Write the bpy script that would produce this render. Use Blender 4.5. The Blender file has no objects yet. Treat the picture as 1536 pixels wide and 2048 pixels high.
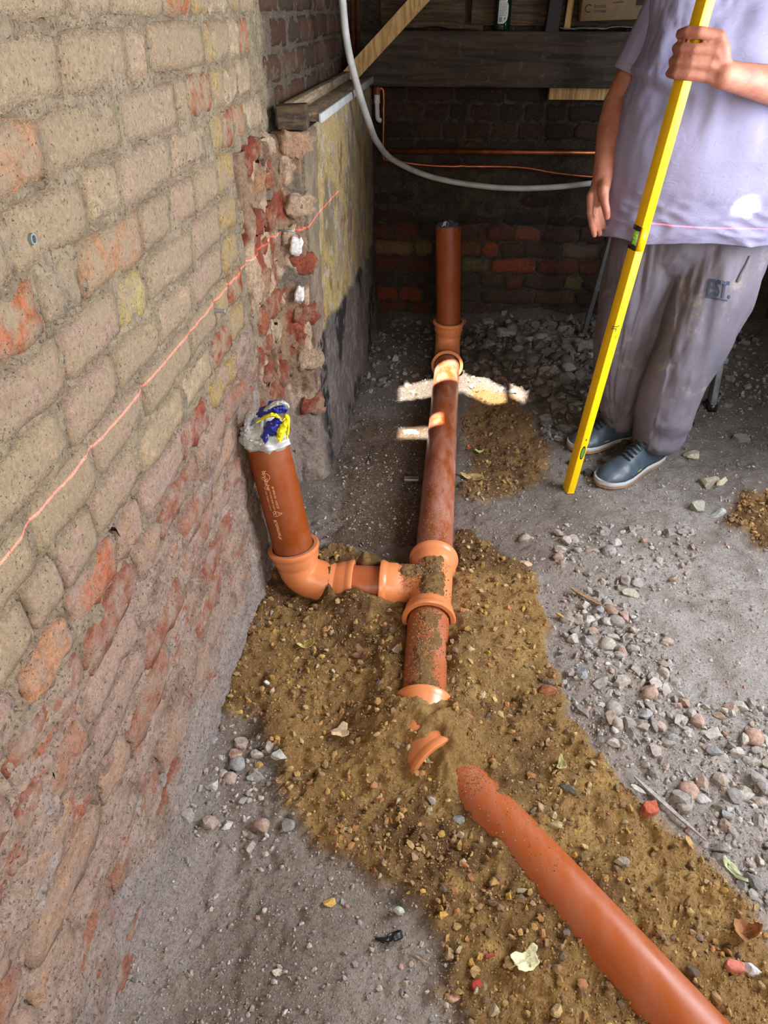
import bpy, math, random
import numpy as np
from mathutils import Vector, Matrix, Euler
from mathutils.geometry import tessellate_polygon

# ------------------------------------------------------------------ camera, light, exposure
scene = bpy.context.scene
col = scene.collection
CAM_H, PITCH, YAW, FOC = 1.38, math.radians(35.5), math.radians(5.0), 1420.0
cam_data = bpy.data.cameras.new('camera')
cam_data.sensor_fit = 'VERTICAL'
cam_data.sensor_height = 24.0
cam_data.lens = FOC / 2048.0 * 24.0
cam_data.clip_start = 0.02
cam = bpy.data.objects.new('camera', cam_data)
col.objects.link(cam)
cam.location = (0, 0, CAM_H)
cam.rotation_euler = (math.pi / 2 - PITCH, 0, YAW)
scene.camera = cam

vs = scene.view_settings
scene.display_settings.display_device = 'sRGB'
vs.view_transform = 'Standard'
vs.look = 'None'
vs.gamma = 1.0
vs.use_curve_mapping = False
vs.exposure = 0.24

world = bpy.data.worlds.new('world')
scene.world = world
world.use_nodes = True
world.node_tree.nodes['Background'].inputs[0].default_value = (0.62, 0.76, 1.0, 1)
world.node_tree.nodes['Background'].inputs[1].default_value = 1.2

SUN_DIR = Vector((0.04, 0.60, -0.80)).normalized()
sun_data = bpy.data.lights.new('sun', 'SUN')
sun_data.energy = 38.0
sun_data.angle = math.radians(0.53)
sun_data.color = (1.0, 0.93, 0.80)
sun = bpy.data.objects.new('sun', sun_data)
col.objects.link(sun)
sun.rotation_euler = SUN_DIR.to_track_quat('-Z', 'Y').to_euler()
sun.location = (0, 0, 6)


def area(name, loc, target, sx, sy, power, color, spread=math.pi):
    d = bpy.data.lights.new(name, 'AREA')
    d.shape = 'RECTANGLE'
    d.size, d.size_y, d.energy, d.color, d.spread = sx, sy, power, color, spread
    o = bpy.data.objects.new(name, d)
    col.objects.link(o)
    o.location = loc
    o.rotation_euler = (Vector(target) - Vector(loc)).to_track_quat('-Z', 'Y').to_euler()
    return o


# area lamps for daylight from the right and behind, in openings added for them
area('daylight_area_right', (1.64, 1.30, 1.45), (0.0, 1.30, 1.45), 1.35, 1.2, 96, (0.90, 0.94, 1.0))
area('daylight_area_behind', (0.55, -1.42, 1.62), (0.0, 1.2, 0.6), 1.5, 0.85, 46, (1.0, 0.88, 0.73))

# red line laser standing on the floor of the room behind the photographer (level fan only)
LASER = Vector((1.05, 0.10, 0.855))
ld = bpy.data.lights.new('laser_line', 'POINT')
ld.energy = 120.0
ld.shadow_soft_size = 0.0005
ld.color = (1.0, 0.06, 0.08)
ld.use_nodes = True
lo = bpy.data.objects.new('laser_line', ld)
col.objects.link(lo)
lo.location = LASER
lt = ld.node_tree
em = [n for n in lt.nodes if n.type == 'EMISSION'][0]
tc = lt.nodes.new('ShaderNodeNewGeometry')
sp = lt.nodes.new('ShaderNodeSeparateXYZ')
lt.links.new(tc.outputs['Incoming'], sp.inputs[0])


def lmath(op, a, b=None, c=None):
    n = lt.nodes.new('ShaderNodeMath')
    n.operation = op
    for i, v in enumerate((a, b, c)):
        if v is None:
            continue
        if isinstance(v, (int, float)):
            n.inputs[i].default_value = v
        else:
            lt.links.new(v, n.inputs[i])
    return n.outputs[0]


_m = lmath('LESS_THAN', lmath('ABSOLUTE', sp.outputs[2]), 0.00085)
_m = lmath('MULTIPLY', _m, lmath('GREATER_THAN', lmath('ABSOLUTE', sp.outputs[1]), 0.15))
_ax = lmath('ABSOLUTE', sp.outputs[0])
# added gap in the fan between the wall and the man, ending the line
_m = lmath('MULTIPLY', _m, lmath('SUBTRACT', 1.0, lmath('MULTIPLY', lmath('LESS_THAN', _ax, 0.492), lmath('GREATER_THAN', _ax, 0.205))))
lt.links.new(lmath('MULTIPLY', _m, 17.0), em.inputs['Strength'])

# ------------------------------------------------------------------ helpers
RNG = np.random.RandomState(7)
random.seed(7)
fw = np.array([-math.sin(YAW) * math.cos(PITCH), math.cos(YAW) * math.cos(PITCH), -math.sin(PITCH)])
rt = np.array([math.cos(YAW), math.sin(YAW), 0.0])
upv = np.cross(rt, fw)
CAMP = np.array([0, 0, CAM_H])


def ray(px, py):
    return fw + rt * (px - 768) / FOC - upv * (py - 1024) / FOC


def on_z(px, py, z=0.0):
    d = ray(px, py)
    return Vector(CAMP + d * (z - CAM_H) / d[2])


def on_x(px, py, x):
    d = ray(px, py)
    return Vector(CAMP + d * x / d[0])


def on_y(px, py, y):
    d = ray(px, py)
    return Vector(CAMP + d * y / d[1])


def proj(P):
    v = np.asarray(P, float) - CAMP
    d = v @ fw
    return 768 + FOC * (v @ rt) / d, 1024 - FOC * (v @ upv) / d, d


def _hash(ix, iy, iz, seed):
    h = (ix * 374761393 + iy * 668265263 + iz * 2147483647 + seed * 1274126177) & 0xFFFFFFFF
    h = ((h ^ (h >> 13)) * 1274126177) & 0xFFFFFFFF
    h = (h ^ (h >> 16)) & 0xFFFFFFFF
    h = (h * 2246822519) & 0xFFFFFFFF
    h = (h ^ (h >> 15)) & 0xFFFFFF
    return h.astype(np.float64) / 0xFFFFFF * 2 - 1


def vnoise(x, y, z=0.0, seed=0):
    x, y, z = np.broadcast_arrays(np.asarray(x, float), np.asarray(y, float), np.asarray(z, float))
    ix, iy, iz = np.floor(x).astype(np.int64), np.floor(y).astype(np.int64), np.floor(z).astype(np.int64)
    fx, fy, fz = x - ix, y - iy, z - iz
    fx, fy, fz = [f * f * (3 - 2 * f) for f in (fx, fy, fz)]
    r = 0
    for a in (0, 1):
        for b in (0, 1):
            for c in (0, 1):
                w = (fx if a else 1 - fx) * (fy if b else 1 - fy) * (fz if c else 1 - fz)
                r = r + w * _hash(ix + a, iy + b, iz + c, seed)
    return r


def fbm(x, y, z=0.0, scale=1.0, octv=4, seed=0, rough=0.5):
    r, a, s, t = 0, 1.0, 1.0 / scale, 0
    for i in range(octv):
        r = r + a * vnoise(np.asarray(x) * s + 17.3 * i, np.asarray(y) * s + 3.1 * i, np.asarray(z) * s, seed + i)
        t += a
        a *= rough
        s *= 2.03
    return r / t


def sstep(a, b, x):
    t = np.clip((x - a) / (b - a), 0, 1)
    return t * t * (3 - 2 * t)


def mesh_np(name, V, F, smooth=True, colors=None):
    V = np.asarray(V, np.float32)
    F = np.asarray(F, np.int32)
    me = bpy.data.meshes.new(name)
    me.vertices.add(len(V))
    me.vertices.foreach_set('co', V.ravel())
    n, k = F.shape
    me.loops.add(n * k)
    me.loops.foreach_set('vertex_index', F.ravel())
    me.polygons.add(n)
    me.polygons.foreach_set('loop_start', np.arange(0, n * k, k, dtype=np.int32))
    me.polygons.foreach_set('loop_total', np.full(n, k, np.int32))
    me.polygons.foreach_set('use_smooth', np.full(n, smooth, bool))
    if colors is not None:
        at = me.color_attributes.new('Col', 'FLOAT_COLOR', 'POINT')
        c = np.ones((len(V), 4), np.float32)
        c[:, :3] = colors
        at.data.foreach_set('color', c.ravel())
    me.update(calc_edges=True)
    return me


def grid_faces(nu, nv, wrap=False):
    i = np.arange(nu - 1)[:, None]
    j = np.arange(nv - (0 if wrap else 1))[None, :]
    j2 = (j + 1) % nv
    return np.stack([i * nv + j, (i + 1) * nv + j, (i + 1) * nv + j2, i * nv + j2], -1).reshape(-1, 4)


class MB:
    """collects shapes into one mesh"""
    def __init__(s):
        s.v, s.f = [], []

    def add(s, V, F):
        o = len(s.v)
        s.v += [tuple(map(float, p)) for p in V]
        s.f += [tuple(int(i) + o for i in f) for f in F]
        return s

    def box(s, c, size, rot=None, jitter=0.0):
        V = []
        for i in (-1, 1):
            for j in (-1, 1):
                for k in (-1, 1):
                    p = Vector((i * size[0] / 2, j * size[1] / 2, k * size[2] / 2))
                    if jitter:
                        p += Vector([random.uniform(-jitter, jitter) for _ in range(3)])
                    if rot is not None:
                        p = rot @ p
                    V.append(p + Vector(c))
        return s.add(V, [(0, 1, 3, 2), (4, 6, 7, 5), (0, 4, 5, 1), (2, 3, 7, 6), (0, 2, 6, 4), (1, 5, 7, 3)])

    def tube(s, pts, radii, seg=24, cap=True, squash=None, up=None):
        pts = [Vector(p) for p in pts]
        if isinstance(radii, (int, float)):
            radii = [radii] * len(pts)
        n = len(pts)
        T = [(pts[min(i + 1, n - 1)] - pts[max(i - 1, 0)]).normalized() for i in range(n)]
        for i in range(n):
            if T[i].length < 1e-6:
                T[i] = T[i - 1] if i else (pts[-1] - pts[0]).normalized()
        ref = Vector(up) if up else (Vector((0, 0, 1)) if abs(T[0].z) < .9 else Vector((0, 1, 0)))
        N = (ref - T[0] * ref.dot(T[0])).normalized()
        V = []
        for i in range(n):
            N = (N - T[i] * N.dot(T[i])).normalized()
            B = T[i].cross(N)
            q = squash[i] if squash else (1, 1)
            for k in range(seg):
                a = 2 * math.pi * k / seg
                V.append(pts[i] + N * (math.cos(a) * radii[i] * q[0]) + B * (math.sin(a) * radii[i] * q[1]))
        F = []
        for i in range(n - 1):
            for k in range(seg):
                k2 = (k + 1) % seg
                F.append((i * seg + k, i * seg + k2, (i + 1) * seg + k2, (i + 1) * seg + k))
        if cap:
            F.append(tuple(range(seg - 1, -1, -1)))
            F.append(tuple((n - 1) * seg + k for k in range(seg)))
        return s.add(V, F)

    def hollow(s, pts, outer, inner, seg=40):
        """pipe with wall thickness: outer radii per point, inner radius per point"""
        n = len(pts)
        if isinstance(outer, (int, float)):
            outer = [outer] * n
        if isinstance(inner, (int, float)):
            inner = [inner] * n
        o = len(s.v)
        s.tube(pts, outer, seg, cap=False)
        s.tube(pts, inner, seg, cap=False)
        m = n * seg
        for k in range(seg):
            k2 = (k + 1) % seg
            s.f.append((o + k, o + m + k, o + m + k2, o + k2))
            e = (n - 1) * seg
            s.f.append((o + e + k, o + e + k2, o + m + e + k2, o + m + e + k))
        for i in range(n - 1):          # turn the inner wall inside out
            pass
        return s

    def ball(s, c, r, seg=16, rings=10, rot=None):
        if isinstance(r, (int, float)):
            r = (r, r, r)
        V = [Vector((0, 0, r[2]))]
        for i in range(1, rings):
            t = math.pi * i / rings
            for k in range(seg):
                a = 2 * math.pi * k / seg
                V.append(Vector((math.sin(t) * math.cos(a) * r[0], math.sin(t) * math.sin(a) * r[1], math.cos(t) * r[2])))
        V.append(Vector((0, 0, -r[2])))
        if rot is not None:
            V = [rot @ p for p in V]
        V = [p + Vector(c) for p in V]
        F = [(0, 1 + k, 1 + (k + 1) % seg) for k in range(seg)]
        for i in range(rings - 2):
            for k in range(seg):
                a, b = 1 + i * seg + k, 1 + i * seg + (k + 1) % seg
                F.append((a, a + seg, b + seg, b))
        l = len(V) - 1
        F += [(l, l - seg + (k + 1) % seg, l - seg + k) for k in range(seg)]
        return s.add(V, F)

    def chain(s, pts, radii, seg=18):
        """tapered limb with ball ends"""
        pts = [Vector(p) for p in pts]
        s.tube(pts, radii, seg)
        for p, r in zip(pts, radii):
            s.ball(p, r * 0.99, seg, 10)
        return s

    def mesh(s, name, smooth=True):
        me = bpy.data.meshes.new(name)
        me.from_pydata(s.v, [], s.f)
        if smooth:
            me.polygons.foreach_set('use_smooth', [True] * len(me.polygons))
        me.update()
        return me

    def build(s, name, mat, parent=None, smooth=True, origin=None, auto=None):
        if origin is not None:
            s.v = [(p[0] - origin[0], p[1] - origin[1], p[2] - origin[2]) for p in s.v]
        o = obj(name, s.mesh(name, smooth), mat, parent)
        if origin is not None:
            o.location = origin
        if auto:
            sharp(o.data, auto)
        return o


def sharp(me, deg):
    try:
        me.set_sharp_from_angle(angle=math.radians(deg))
    except Exception:
        pass


def obj(name, me, mat=None, parent=None):
    o = bpy.data.objects.new(name, me)
    col.objects.link(o)
    if mat is not None:
        me.materials.append(mat)
    if parent is not None:
        o.parent = parent
    return o


def tag(o, label=None, cat=None, group=None, kind=None):
    for k, v in (('label', label), ('category', cat), ('group', group), ('kind', kind)):
        if v:
            o[k] = v
    return o


def empty(name, loc, label, cat, group=None):
    o = bpy.data.objects.new(name, None)
    col.objects.link(o)
    o.location = loc
    o.empty_display_size = 0.05
    return tag(o, label, cat, group)


def adopt(child, parent):
    """parent keeping the world position (parents are never rotated here)"""
    child.parent = parent
    child.location = Vector(child.location) - Vector(parent.location)
    return child


def remesh(mb, voxel, smooth_it=4, post=None):
    """one continuous skin over overlapping limbs"""
    me = mb.mesh('tmp')
    o = obj('tmp', me)
    m = o.modifiers.new('r', 'REMESH')
    m.mode = 'VOXEL'
    m.voxel_size = voxel
    m.use_smooth_shade = True
    if smooth_it:
        sm = o.modifiers.new('s', 'SMOOTH')
        sm.factor = 0.5
        sm.iterations = smooth_it
    dg = bpy.context.evaluated_depsgraph_get()
    out = bpy.data.meshes.new_from_object(o.evaluated_get(dg))
    bpy.data.objects.remove(o)
    if post:
        n = len(out.vertices)
        co = np.empty(n * 3, np.float32)
        out.vertices.foreach_get('co', co)
        co = post(co.reshape(-1, 3).astype(float))
        out.vertices.foreach_set('co', co.astype(np.float32).ravel())
        out.update()
    out.polygons.foreach_set('use_smooth', [True] * len(out.polygons))
    return out


def text_mesh(body, size, fn, extrude=0.0, align='LEFT', shear=0.0, bold=0.0):
    """lettering laid on a surface by fn(x, y, z) -> world"""
    cu = bpy.data.curves.new('t', 'FONT')
    cu.body, cu.size, cu.align_x, cu.extrude, cu.shear = body, size, align, extrude, shear
    cu.resolution_u = 3
    cu.offset = bold
    o = bpy.data.objects.new('t', cu)
    col.objects.link(o)
    dg = bpy.context.evaluated_depsgraph_get()
    me = bpy.data.meshes.new_from_object(o.evaluated_get(dg))
    bpy.data.objects.remove(o)
    for v in me.vertices:
        v.co = Vector(fn(v.co.x, v.co.y, v.co.z))
    me.materials.clear()
    return me


# ------------------------------------------------------------------ materials
class NT:
    def __init__(s, name):
        s.m = bpy.data.materials.new(name)
        s.m.use_nodes = True
        s.t = s.m.node_tree
        s.b = s.t.nodes['Principled BSDF']
        s.b.inputs['Roughness'].default_value = 0.85
        s.b.inputs['Specular IOR Level'].default_value = 0.25

    def set(s, node, key, v):
        if hasattr(v, 'is_output') or isinstance(v, bpy.types.NodeSocket):
            s.t.links.new(v, node.inputs[key])
        elif v is not None:
            if isinstance(v, tuple) and len(v) == 3 and node.inputs[key].type == 'RGBA':
                v = v + (1,)
            node.inputs[key].default_value = v

    def n(s, typ, **kw):
        node = s.t.nodes.new(typ)
        for k, v in kw.items():
            setattr(node, k, v)
        return node

    def pos(s):
        return s.n('ShaderNodeNewGeometry').outputs['Position']

    def objc(s):
        return s.n('ShaderNodeTexCoord').outputs['Object']

    def attr(s, name='Col'):
        return s.n('ShaderNodeAttribute', attribute_name=name).outputs['Color']

    def ocol(s):
        return s.n('ShaderNodeObjectInfo').outputs['Color']

    def noise(s, vec, scale, detail=6, rough=0.6, dist=0.0):
        k = s.n('ShaderNodeTexNoise')
        s.set(k, 'Vector', vec)
        k.inputs['Scale'].default_value = scale
        k.inputs['Detail'].default_value = detail
        k.inputs['Roughness'].default_value = rough
        k.inputs['Distortion'].default_value = dist
        return k.outputs['Fac']

    def vor(s, vec, scale, feature='F1'):
        k = s.n('ShaderNodeTexVoronoi', feature=feature)
        s.set(k, 'Vector', vec)
        k.inputs['Scale'].default_value = scale
        return k.outputs['Distance']

    def ramp(s, fac, lo, hi):
        k = s.n('ShaderNodeMapRange', interpolation_type='SMOOTHSTEP')
        s.set(k, 'Value', fac)
        k.inputs['From Min'].default_value = lo
        k.inputs['From Max'].default_value = hi
        return k.outputs[0]

    def mix(s, fac, a, b, mode='MIX'):
        k = s.n('ShaderNodeMix', data_type='RGBA', blend_type=mode)
        s.set(k, 0, fac)
        s.set(k, 6, a)
        s.set(k, 7, b)
        return k.outputs[2]

    def math(s, op, a, b=0.5):
        k = s.n('ShaderNodeMath', operation=op)
        s.set(k, 0, a)
        s.set(k, 1, b)
        return k.outputs[0]

    def sep(s, v):
        return s.n('ShaderNodeSeparateXYZ'), v

    def xyz(s, v):
        k = s.n('ShaderNodeSeparateXYZ')
        s.set(k, 0, v)
        return k.outputs

    def scalevec(s, v, sc):
        k = s.n('ShaderNodeMapping')
        s.set(k, 'Vector', v)
        k.inputs['Scale'].default_value = sc
        return k.outputs[0]

    def bump(s, h, strength=0.5, dist=0.01, normal=None):
        k = s.n('ShaderNodeBump')
        s.set(k, 'Height', h)
        k.inputs['Strength'].default_value = strength
        k.inputs['Distance'].default_value = dist
        if normal is not None:
            s.set(k, 'Normal', normal)
        return k.outputs[0]

    def out(s, color, rough=None, normal=None, spec=None, metal=None, **kw):
        s.set(s.b, 'Base Color', color)
        if rough is not None:
            s.set(s.b, 'Roughness', rough)
        if normal is not None:
            s.set(s.b, 'Normal', normal)
        if spec is not None:
            s.set(s.b, 'Specular IOR Level', spec)
        if metal is not None:
            s.set(s.b, 'Metallic', metal)
        for k, v in kw.items():
            s.set(s.b, k.replace('_', ' '), v)
        return s.m


def lin(r, g, b):
    """sRGB 0-255 -> linear"""
    f = lambda c: (c / 255 / 12.92) if c / 255 <= 0.04045 else ((c / 255 + 0.055) / 1.055) ** 2.4
    return (f(r), f(g), f(b))


def m_brick(name, dust, dust_lo, dust_hi, dark=(0.05, 0.03, 0.02)):
    t = NT(name)
    p = t.pos()
    base = t.ocol()
    n1 = t.noise(p, 22, 5, .65)
    n2 = t.noise(p, 90, 4, .7)
    n3 = t.noise(t.scalevec(p, (1, 1, .45)), 60, 6, .75)
    c = t.mix(t.ramp(n2, .35, .75), base, t.mix(.5, base, dark, 'MULTIPLY'))
    c = t.mix(t.math('MULTIPLY', t.ramp(n3, .6, .75), .5), c, lin(205, 120, 70))
    c = t.mix(t.ramp(n1, dust_lo, dust_hi), c, dust)
    spk = t.ramp(t.noise(p, 210, 2, .5), .66, .74)
    c = t.mix(t.math('MULTIPLY', spk, .55), c, lin(70, 55, 45))
    h = t.math('ADD', t.math('MULTIPLY', n3, .7), t.math('MULTIPLY', t.noise(p, 160, 5, .7), .5))
    c = t.mix(t.math('MULTIPLY', t.ramp(t.noise(p, 130, 6, .8), .42, .62), .30), c, lin(92, 76, 62))
    h = t.math('SUBTRACT', h, t.math('MULTIPLY', spk, .6))
    return t.out(c, .92, t.bump(h, .95, .016))


def m_mortar(name, a, b, low_a=None, low_b=None):
    t = NT(name)
    p = t.pos()
    n1 = t.noise(p, 16, 6, .65)
    n2 = t.noise(p, 120, 5, .75)
    c = t.mix(t.ramp(n1, .35, .65), a, b)
    if low_a:
        z = t.math('ADD', t.xyz(p)[2], t.math('MULTIPLY', t.math('SUBTRACT', t.noise(p, 5, 4), .5), .5))
        n4 = t.noise(t.scalevec(p, (1, .7, 1.2)), 15, 8, .75, .2)
        lowc = t.mix(t.ramp(n4, .42, .6), low_a, low_b)
        lowc = t.mix(t.ramp(t.noise(p, 6.5, 8, .75, .1), .56, .70), lowc, lin(176, 168, 164))
        lowc = t.mix(t.ramp(t.noise(t.scalevec(p, (1, .6, 1.5)), 17, 6, .7), .585, .66), lowc, lin(164, 96, 72))
        lowc = t.mix(t.ramp(t.noise(t.scalevec(p, (1, 1.3, .8)), 9, 6, .7), .62, .70), lowc, lin(176, 146, 92))
        c = t.mix(t.ramp(z, .74, .52), c, lowc)
        foot = t.math('ADD', t.xyz(p)[2], t.math('MULTIPLY', t.math('SUBTRACT', t.noise(t.scalevec(p, (1, .6, 1)), 8, 8, .7), .5), .55))
        c = t.mix(t.math('MULTIPLY', t.ramp(foot, .20, .06), .65), c, lin(160, 152, 150))
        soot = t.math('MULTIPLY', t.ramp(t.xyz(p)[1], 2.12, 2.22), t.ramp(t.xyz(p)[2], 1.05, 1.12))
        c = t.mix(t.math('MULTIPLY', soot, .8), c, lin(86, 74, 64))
    c = t.mix(t.math('MULTIPLY', t.ramp(t.noise(p, 85, 6, .8), .40, .62), .38), c, lin(84, 72, 60))
    c = t.mix(t.math('MULTIPLY', t.ramp(t.noise(p, 240, 3, .7), .60, .70), .4), c, lin(206, 196, 180))
    pit = t.ramp(t.noise(p, 150, 3, .6), .58, .68)
    c = t.mix(t.math('MULTIPLY', pit, .6), c, lin(60, 52, 44))
    h = t.math('SUBTRACT', t.math('ADD', n2, t.math('MULTIPLY', t.noise(p, 40, 6, .75), 1.6)), t.math('MULTIPLY', pit, .7))
    return t.out(c, .95, t.bump(h, .8, .012))


def m_simple(name, colr, rough=.5, metal=0.0, spec=.4, nscale=0, namt=.2, bump=0.0, bscale=200):
    t = NT(name)
    c = colr
    nrm = None
    if nscale:
        dark = tuple(x * (1 - namt) for x in colr)
        c = t.mix(t.ramp(t.noise(t.objc(), nscale, 5, .6), .3, .7), colr, dark)
    if bump:
        nrm = t.bump(t.noise(t.objc(), bscale, 4, .6), bump, .004)
    return t.out(c, rough, nrm, spec, metal)


def m_wood(name, a, b, sc=(30, 30, 2.0), knots=True):
    t = NT(name)
    p = t.objc()
    g = t.noise(t.scalevec(p, sc), 3, 6, .6, .8)
    c = t.mix(t.ramp(g, .35, .65), a, b)
    if knots:
        c = t.mix(t.ramp(t.vor(p, 7), .10, .05), c, tuple(x * .45 for x in b))
    c = t.mix(t.math('MULTIPLY', t.ramp(t.noise(p, 30, 5, .7), .55, .75), .5), c, lin(110, 100, 88))
    return t.out(c, .8, t.bump(g, .3, .004))


def m_pvc(name, colr, dusty, streak=True):
    t = NT(name)
    p = t.pos()
    nz = t.xyz(t.n('ShaderNodeNewGeometry').outputs['Normal'])[2]
    film = t.noise(t.scalevec(p, (3, 1.0, 3)), 7, 6, .65)
    streaks = t.noise(t.scalevec(p, (6, 1.4, 6)), 42, 5, .75, 1.2)
    spk = t.ramp(t.noise(p, 330, 2, .5), .70, .76)
    c = t.mix(t.math('MULTIPLY', t.ramp(film, .35, .75), dusty), colr, lin(190, 150, 135))
    if streak:
        c = t.mix(t.math('MULTIPLY', t.ramp(streaks, .56, .74), dusty * .9), c, lin(205, 175, 160))
    c = t.mix(t.math('MULTIPLY', spk, min(1, dusty * 2)), c, lin(215, 190, 150))
    r = t.math('ADD', t.math('MULTIPLY', t.ramp(film, .3, .8), .28), .26)
    return t.out(c, r, t.bump(t.math('ADD', film, t.math('MULTIPLY', spk, .3)), .12, .003), .5)


M = {}
M['brick'] = m_brick('brick_faces', lin(164, 143, 116), .34, .60)
M['brick_low'] = m_brick('brick_faces_lower', lin(164, 140, 124), .36, .66)
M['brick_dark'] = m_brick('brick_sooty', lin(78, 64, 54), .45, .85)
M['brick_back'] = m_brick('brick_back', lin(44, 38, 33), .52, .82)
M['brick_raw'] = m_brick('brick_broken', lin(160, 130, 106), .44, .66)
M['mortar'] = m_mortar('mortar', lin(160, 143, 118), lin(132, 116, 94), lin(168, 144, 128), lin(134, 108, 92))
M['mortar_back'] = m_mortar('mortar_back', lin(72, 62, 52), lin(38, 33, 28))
M['pipe'] = m_pvc('orange_pipe', lin(140, 66, 27), .55)
M['pipe_clean'] = m_pvc('orange_pipe_clean', lin(128, 59, 13), .07, False)
M['pipe_near'] = m_pvc('orange_pipe_front', lin(156, 78, 36), .13)
M['fitting'] = m_pvc('orange_fitting', lin(205, 124, 74), .10, False)
M['rubber'] = m_simple('seal_rubber', (0.02, .02, .02), .6)
M['copper'] = m_simple('copper', lin(165, 100, 66), .38, .85, .5, 25, .45)
M['white_pl'] = m_simple('white_plastic', lin(185, 185, 182), .4, nscale=18, namt=.25)
M['alu'] = m_simple('aluminium', lin(165, 168, 170), .38, .7, .5, 30, .35, .1, 120)
M['wood'] = m_wood('pine', lin(190, 158, 108), lin(150, 116, 70))
M['wood_old'] = m_wood('old_timber', lin(84, 66, 48), lin(48, 38, 30), (2, 30, 30))
M['wood_beam'] = m_wood('lintel_timber', lin(66, 55, 46), lin(40, 33, 28), (1.2, 12, 12), False)
M['wood_black'] = m_simple('black_timber', lin(26, 25, 26), .7, nscale=20, namt=.4)
M['dusty'] = m_wood('dusty_board', lin(150, 132, 108), lin(108, 92, 74), (30, 3, 30))
M['yellow'] = m_simple('yellow_paint', lin(250, 200, 4), .38, nscale=35, namt=.10)
M['black'] = m_simple('black_plastic', (.012, .012, .014), .35)
M['vial'] = m_simple('vial_green', lin(150, 215, 40), .12, spec=.6)
M['cord'] = m_simple('cable', (.02, .02, .02), .5)

# ------------------------------------------------------------------ ground relief
def poly_sd(X, Y, poly):
    """signed distance (positive inside) to a polygon"""
    X, Y = np.asarray(X, float), np.asarray(Y, float)
    d = np.full(X.shape, 1e9)
    ins = np.zeros(X.shape, bool)
    n = len(poly)
    for i in range(n):
        x1, y1 = poly[i]
        x2, y2 = poly[(i + 1) % n]
        ex, ey = x2 - x1, y2 - y1
        L = ex * ex + ey * ey + 1e-12
        t = np.clip(((X - x1) * ex + (Y - y1) * ey) / L, 0, 1)
        d = np.minimum(d, np.hypot(X - x1 - t * ex, Y - y1 - t * ey))
        c = ((y1 > Y) != (y2 > Y)) & (X < (x2 - x1) * (Y - y1) / (y2 - y1 + 1e-12) + x1)
        ins ^= c
    return np.where(ins, d, -d)


def gpoly(pts, z=0.02):
    return [tuple(on_z(x, y, z)[:2]) for x, y in pts]


SAND = gpoly([(495, 1225), (528, 1120), (600, 1085), (690, 1085), (765, 1122), (832, 1135), (925, 1050), (1000, 1090),
              (1085, 1150), (1115, 1290), (1145, 1440), (1265, 1555), (1400, 1700), (1536, 1850), (1700, 2200), (940, 2200),
              (872, 1940), (800, 1830), (655, 1700), (590, 1590), (560, 1490), (440, 1400)])
SAND2 = gpoly([(930, 760), (1040, 790), (1100, 880), (1090, 960), (1000, 990), (915, 985)])
SAND3 = gpoly([(1480, 985), (1536, 985), (1640, 1000), (1700, 1100), (1536, 1095), (1440, 1040)])
BROWN = gpoly([(700, 830), (860, 820), (860, 1100), (640, 1090)])
GRAVEL = gpoly([(1095, 1180), (1200, 1165), (1350, 1270), (1370, 1390), (1536, 1400), (1640, 1500), (1700, 1900), (1536, 1840),
                (1400, 1700), (1265, 1560), (1145, 1440), (1110, 1300)])
PATCH = gpoly([(1120, 1030), (1400, 1040), (1400, 1180), (1200, 1170), (1060, 1120)])
LGRAV = gpoly([(400, 1430), (560, 1470), (600, 1600), (560, 1720), (330, 1650)])
RUBBLE = gpoly([(930, 650), (1240, 650), (1250, 900), (1100, 900), (1080, 800), (930, 740)])


def sand_mask(X, Y):
    w = 0.055 * fbm(X, Y, 0, .12, 4, 31)
    m = sstep(-0.012, 0.03, poly_sd(X, Y, SAND) + w)
    m2 = sstep(-0.02, 0.04, poly_sd(X, Y, SAND2) + w) * .85
    m3 = sstep(-0.02, 0.04, poly_sd(X, Y, SAND3) + w)
    return np.maximum(np.maximum(m, m2), m3)


def G(X, Y, cx, cy, sx, sy, h):
    return h * np.exp(-((X - cx) / sx) ** 2 - ((Y - cy) / sy) ** 2)


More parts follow.
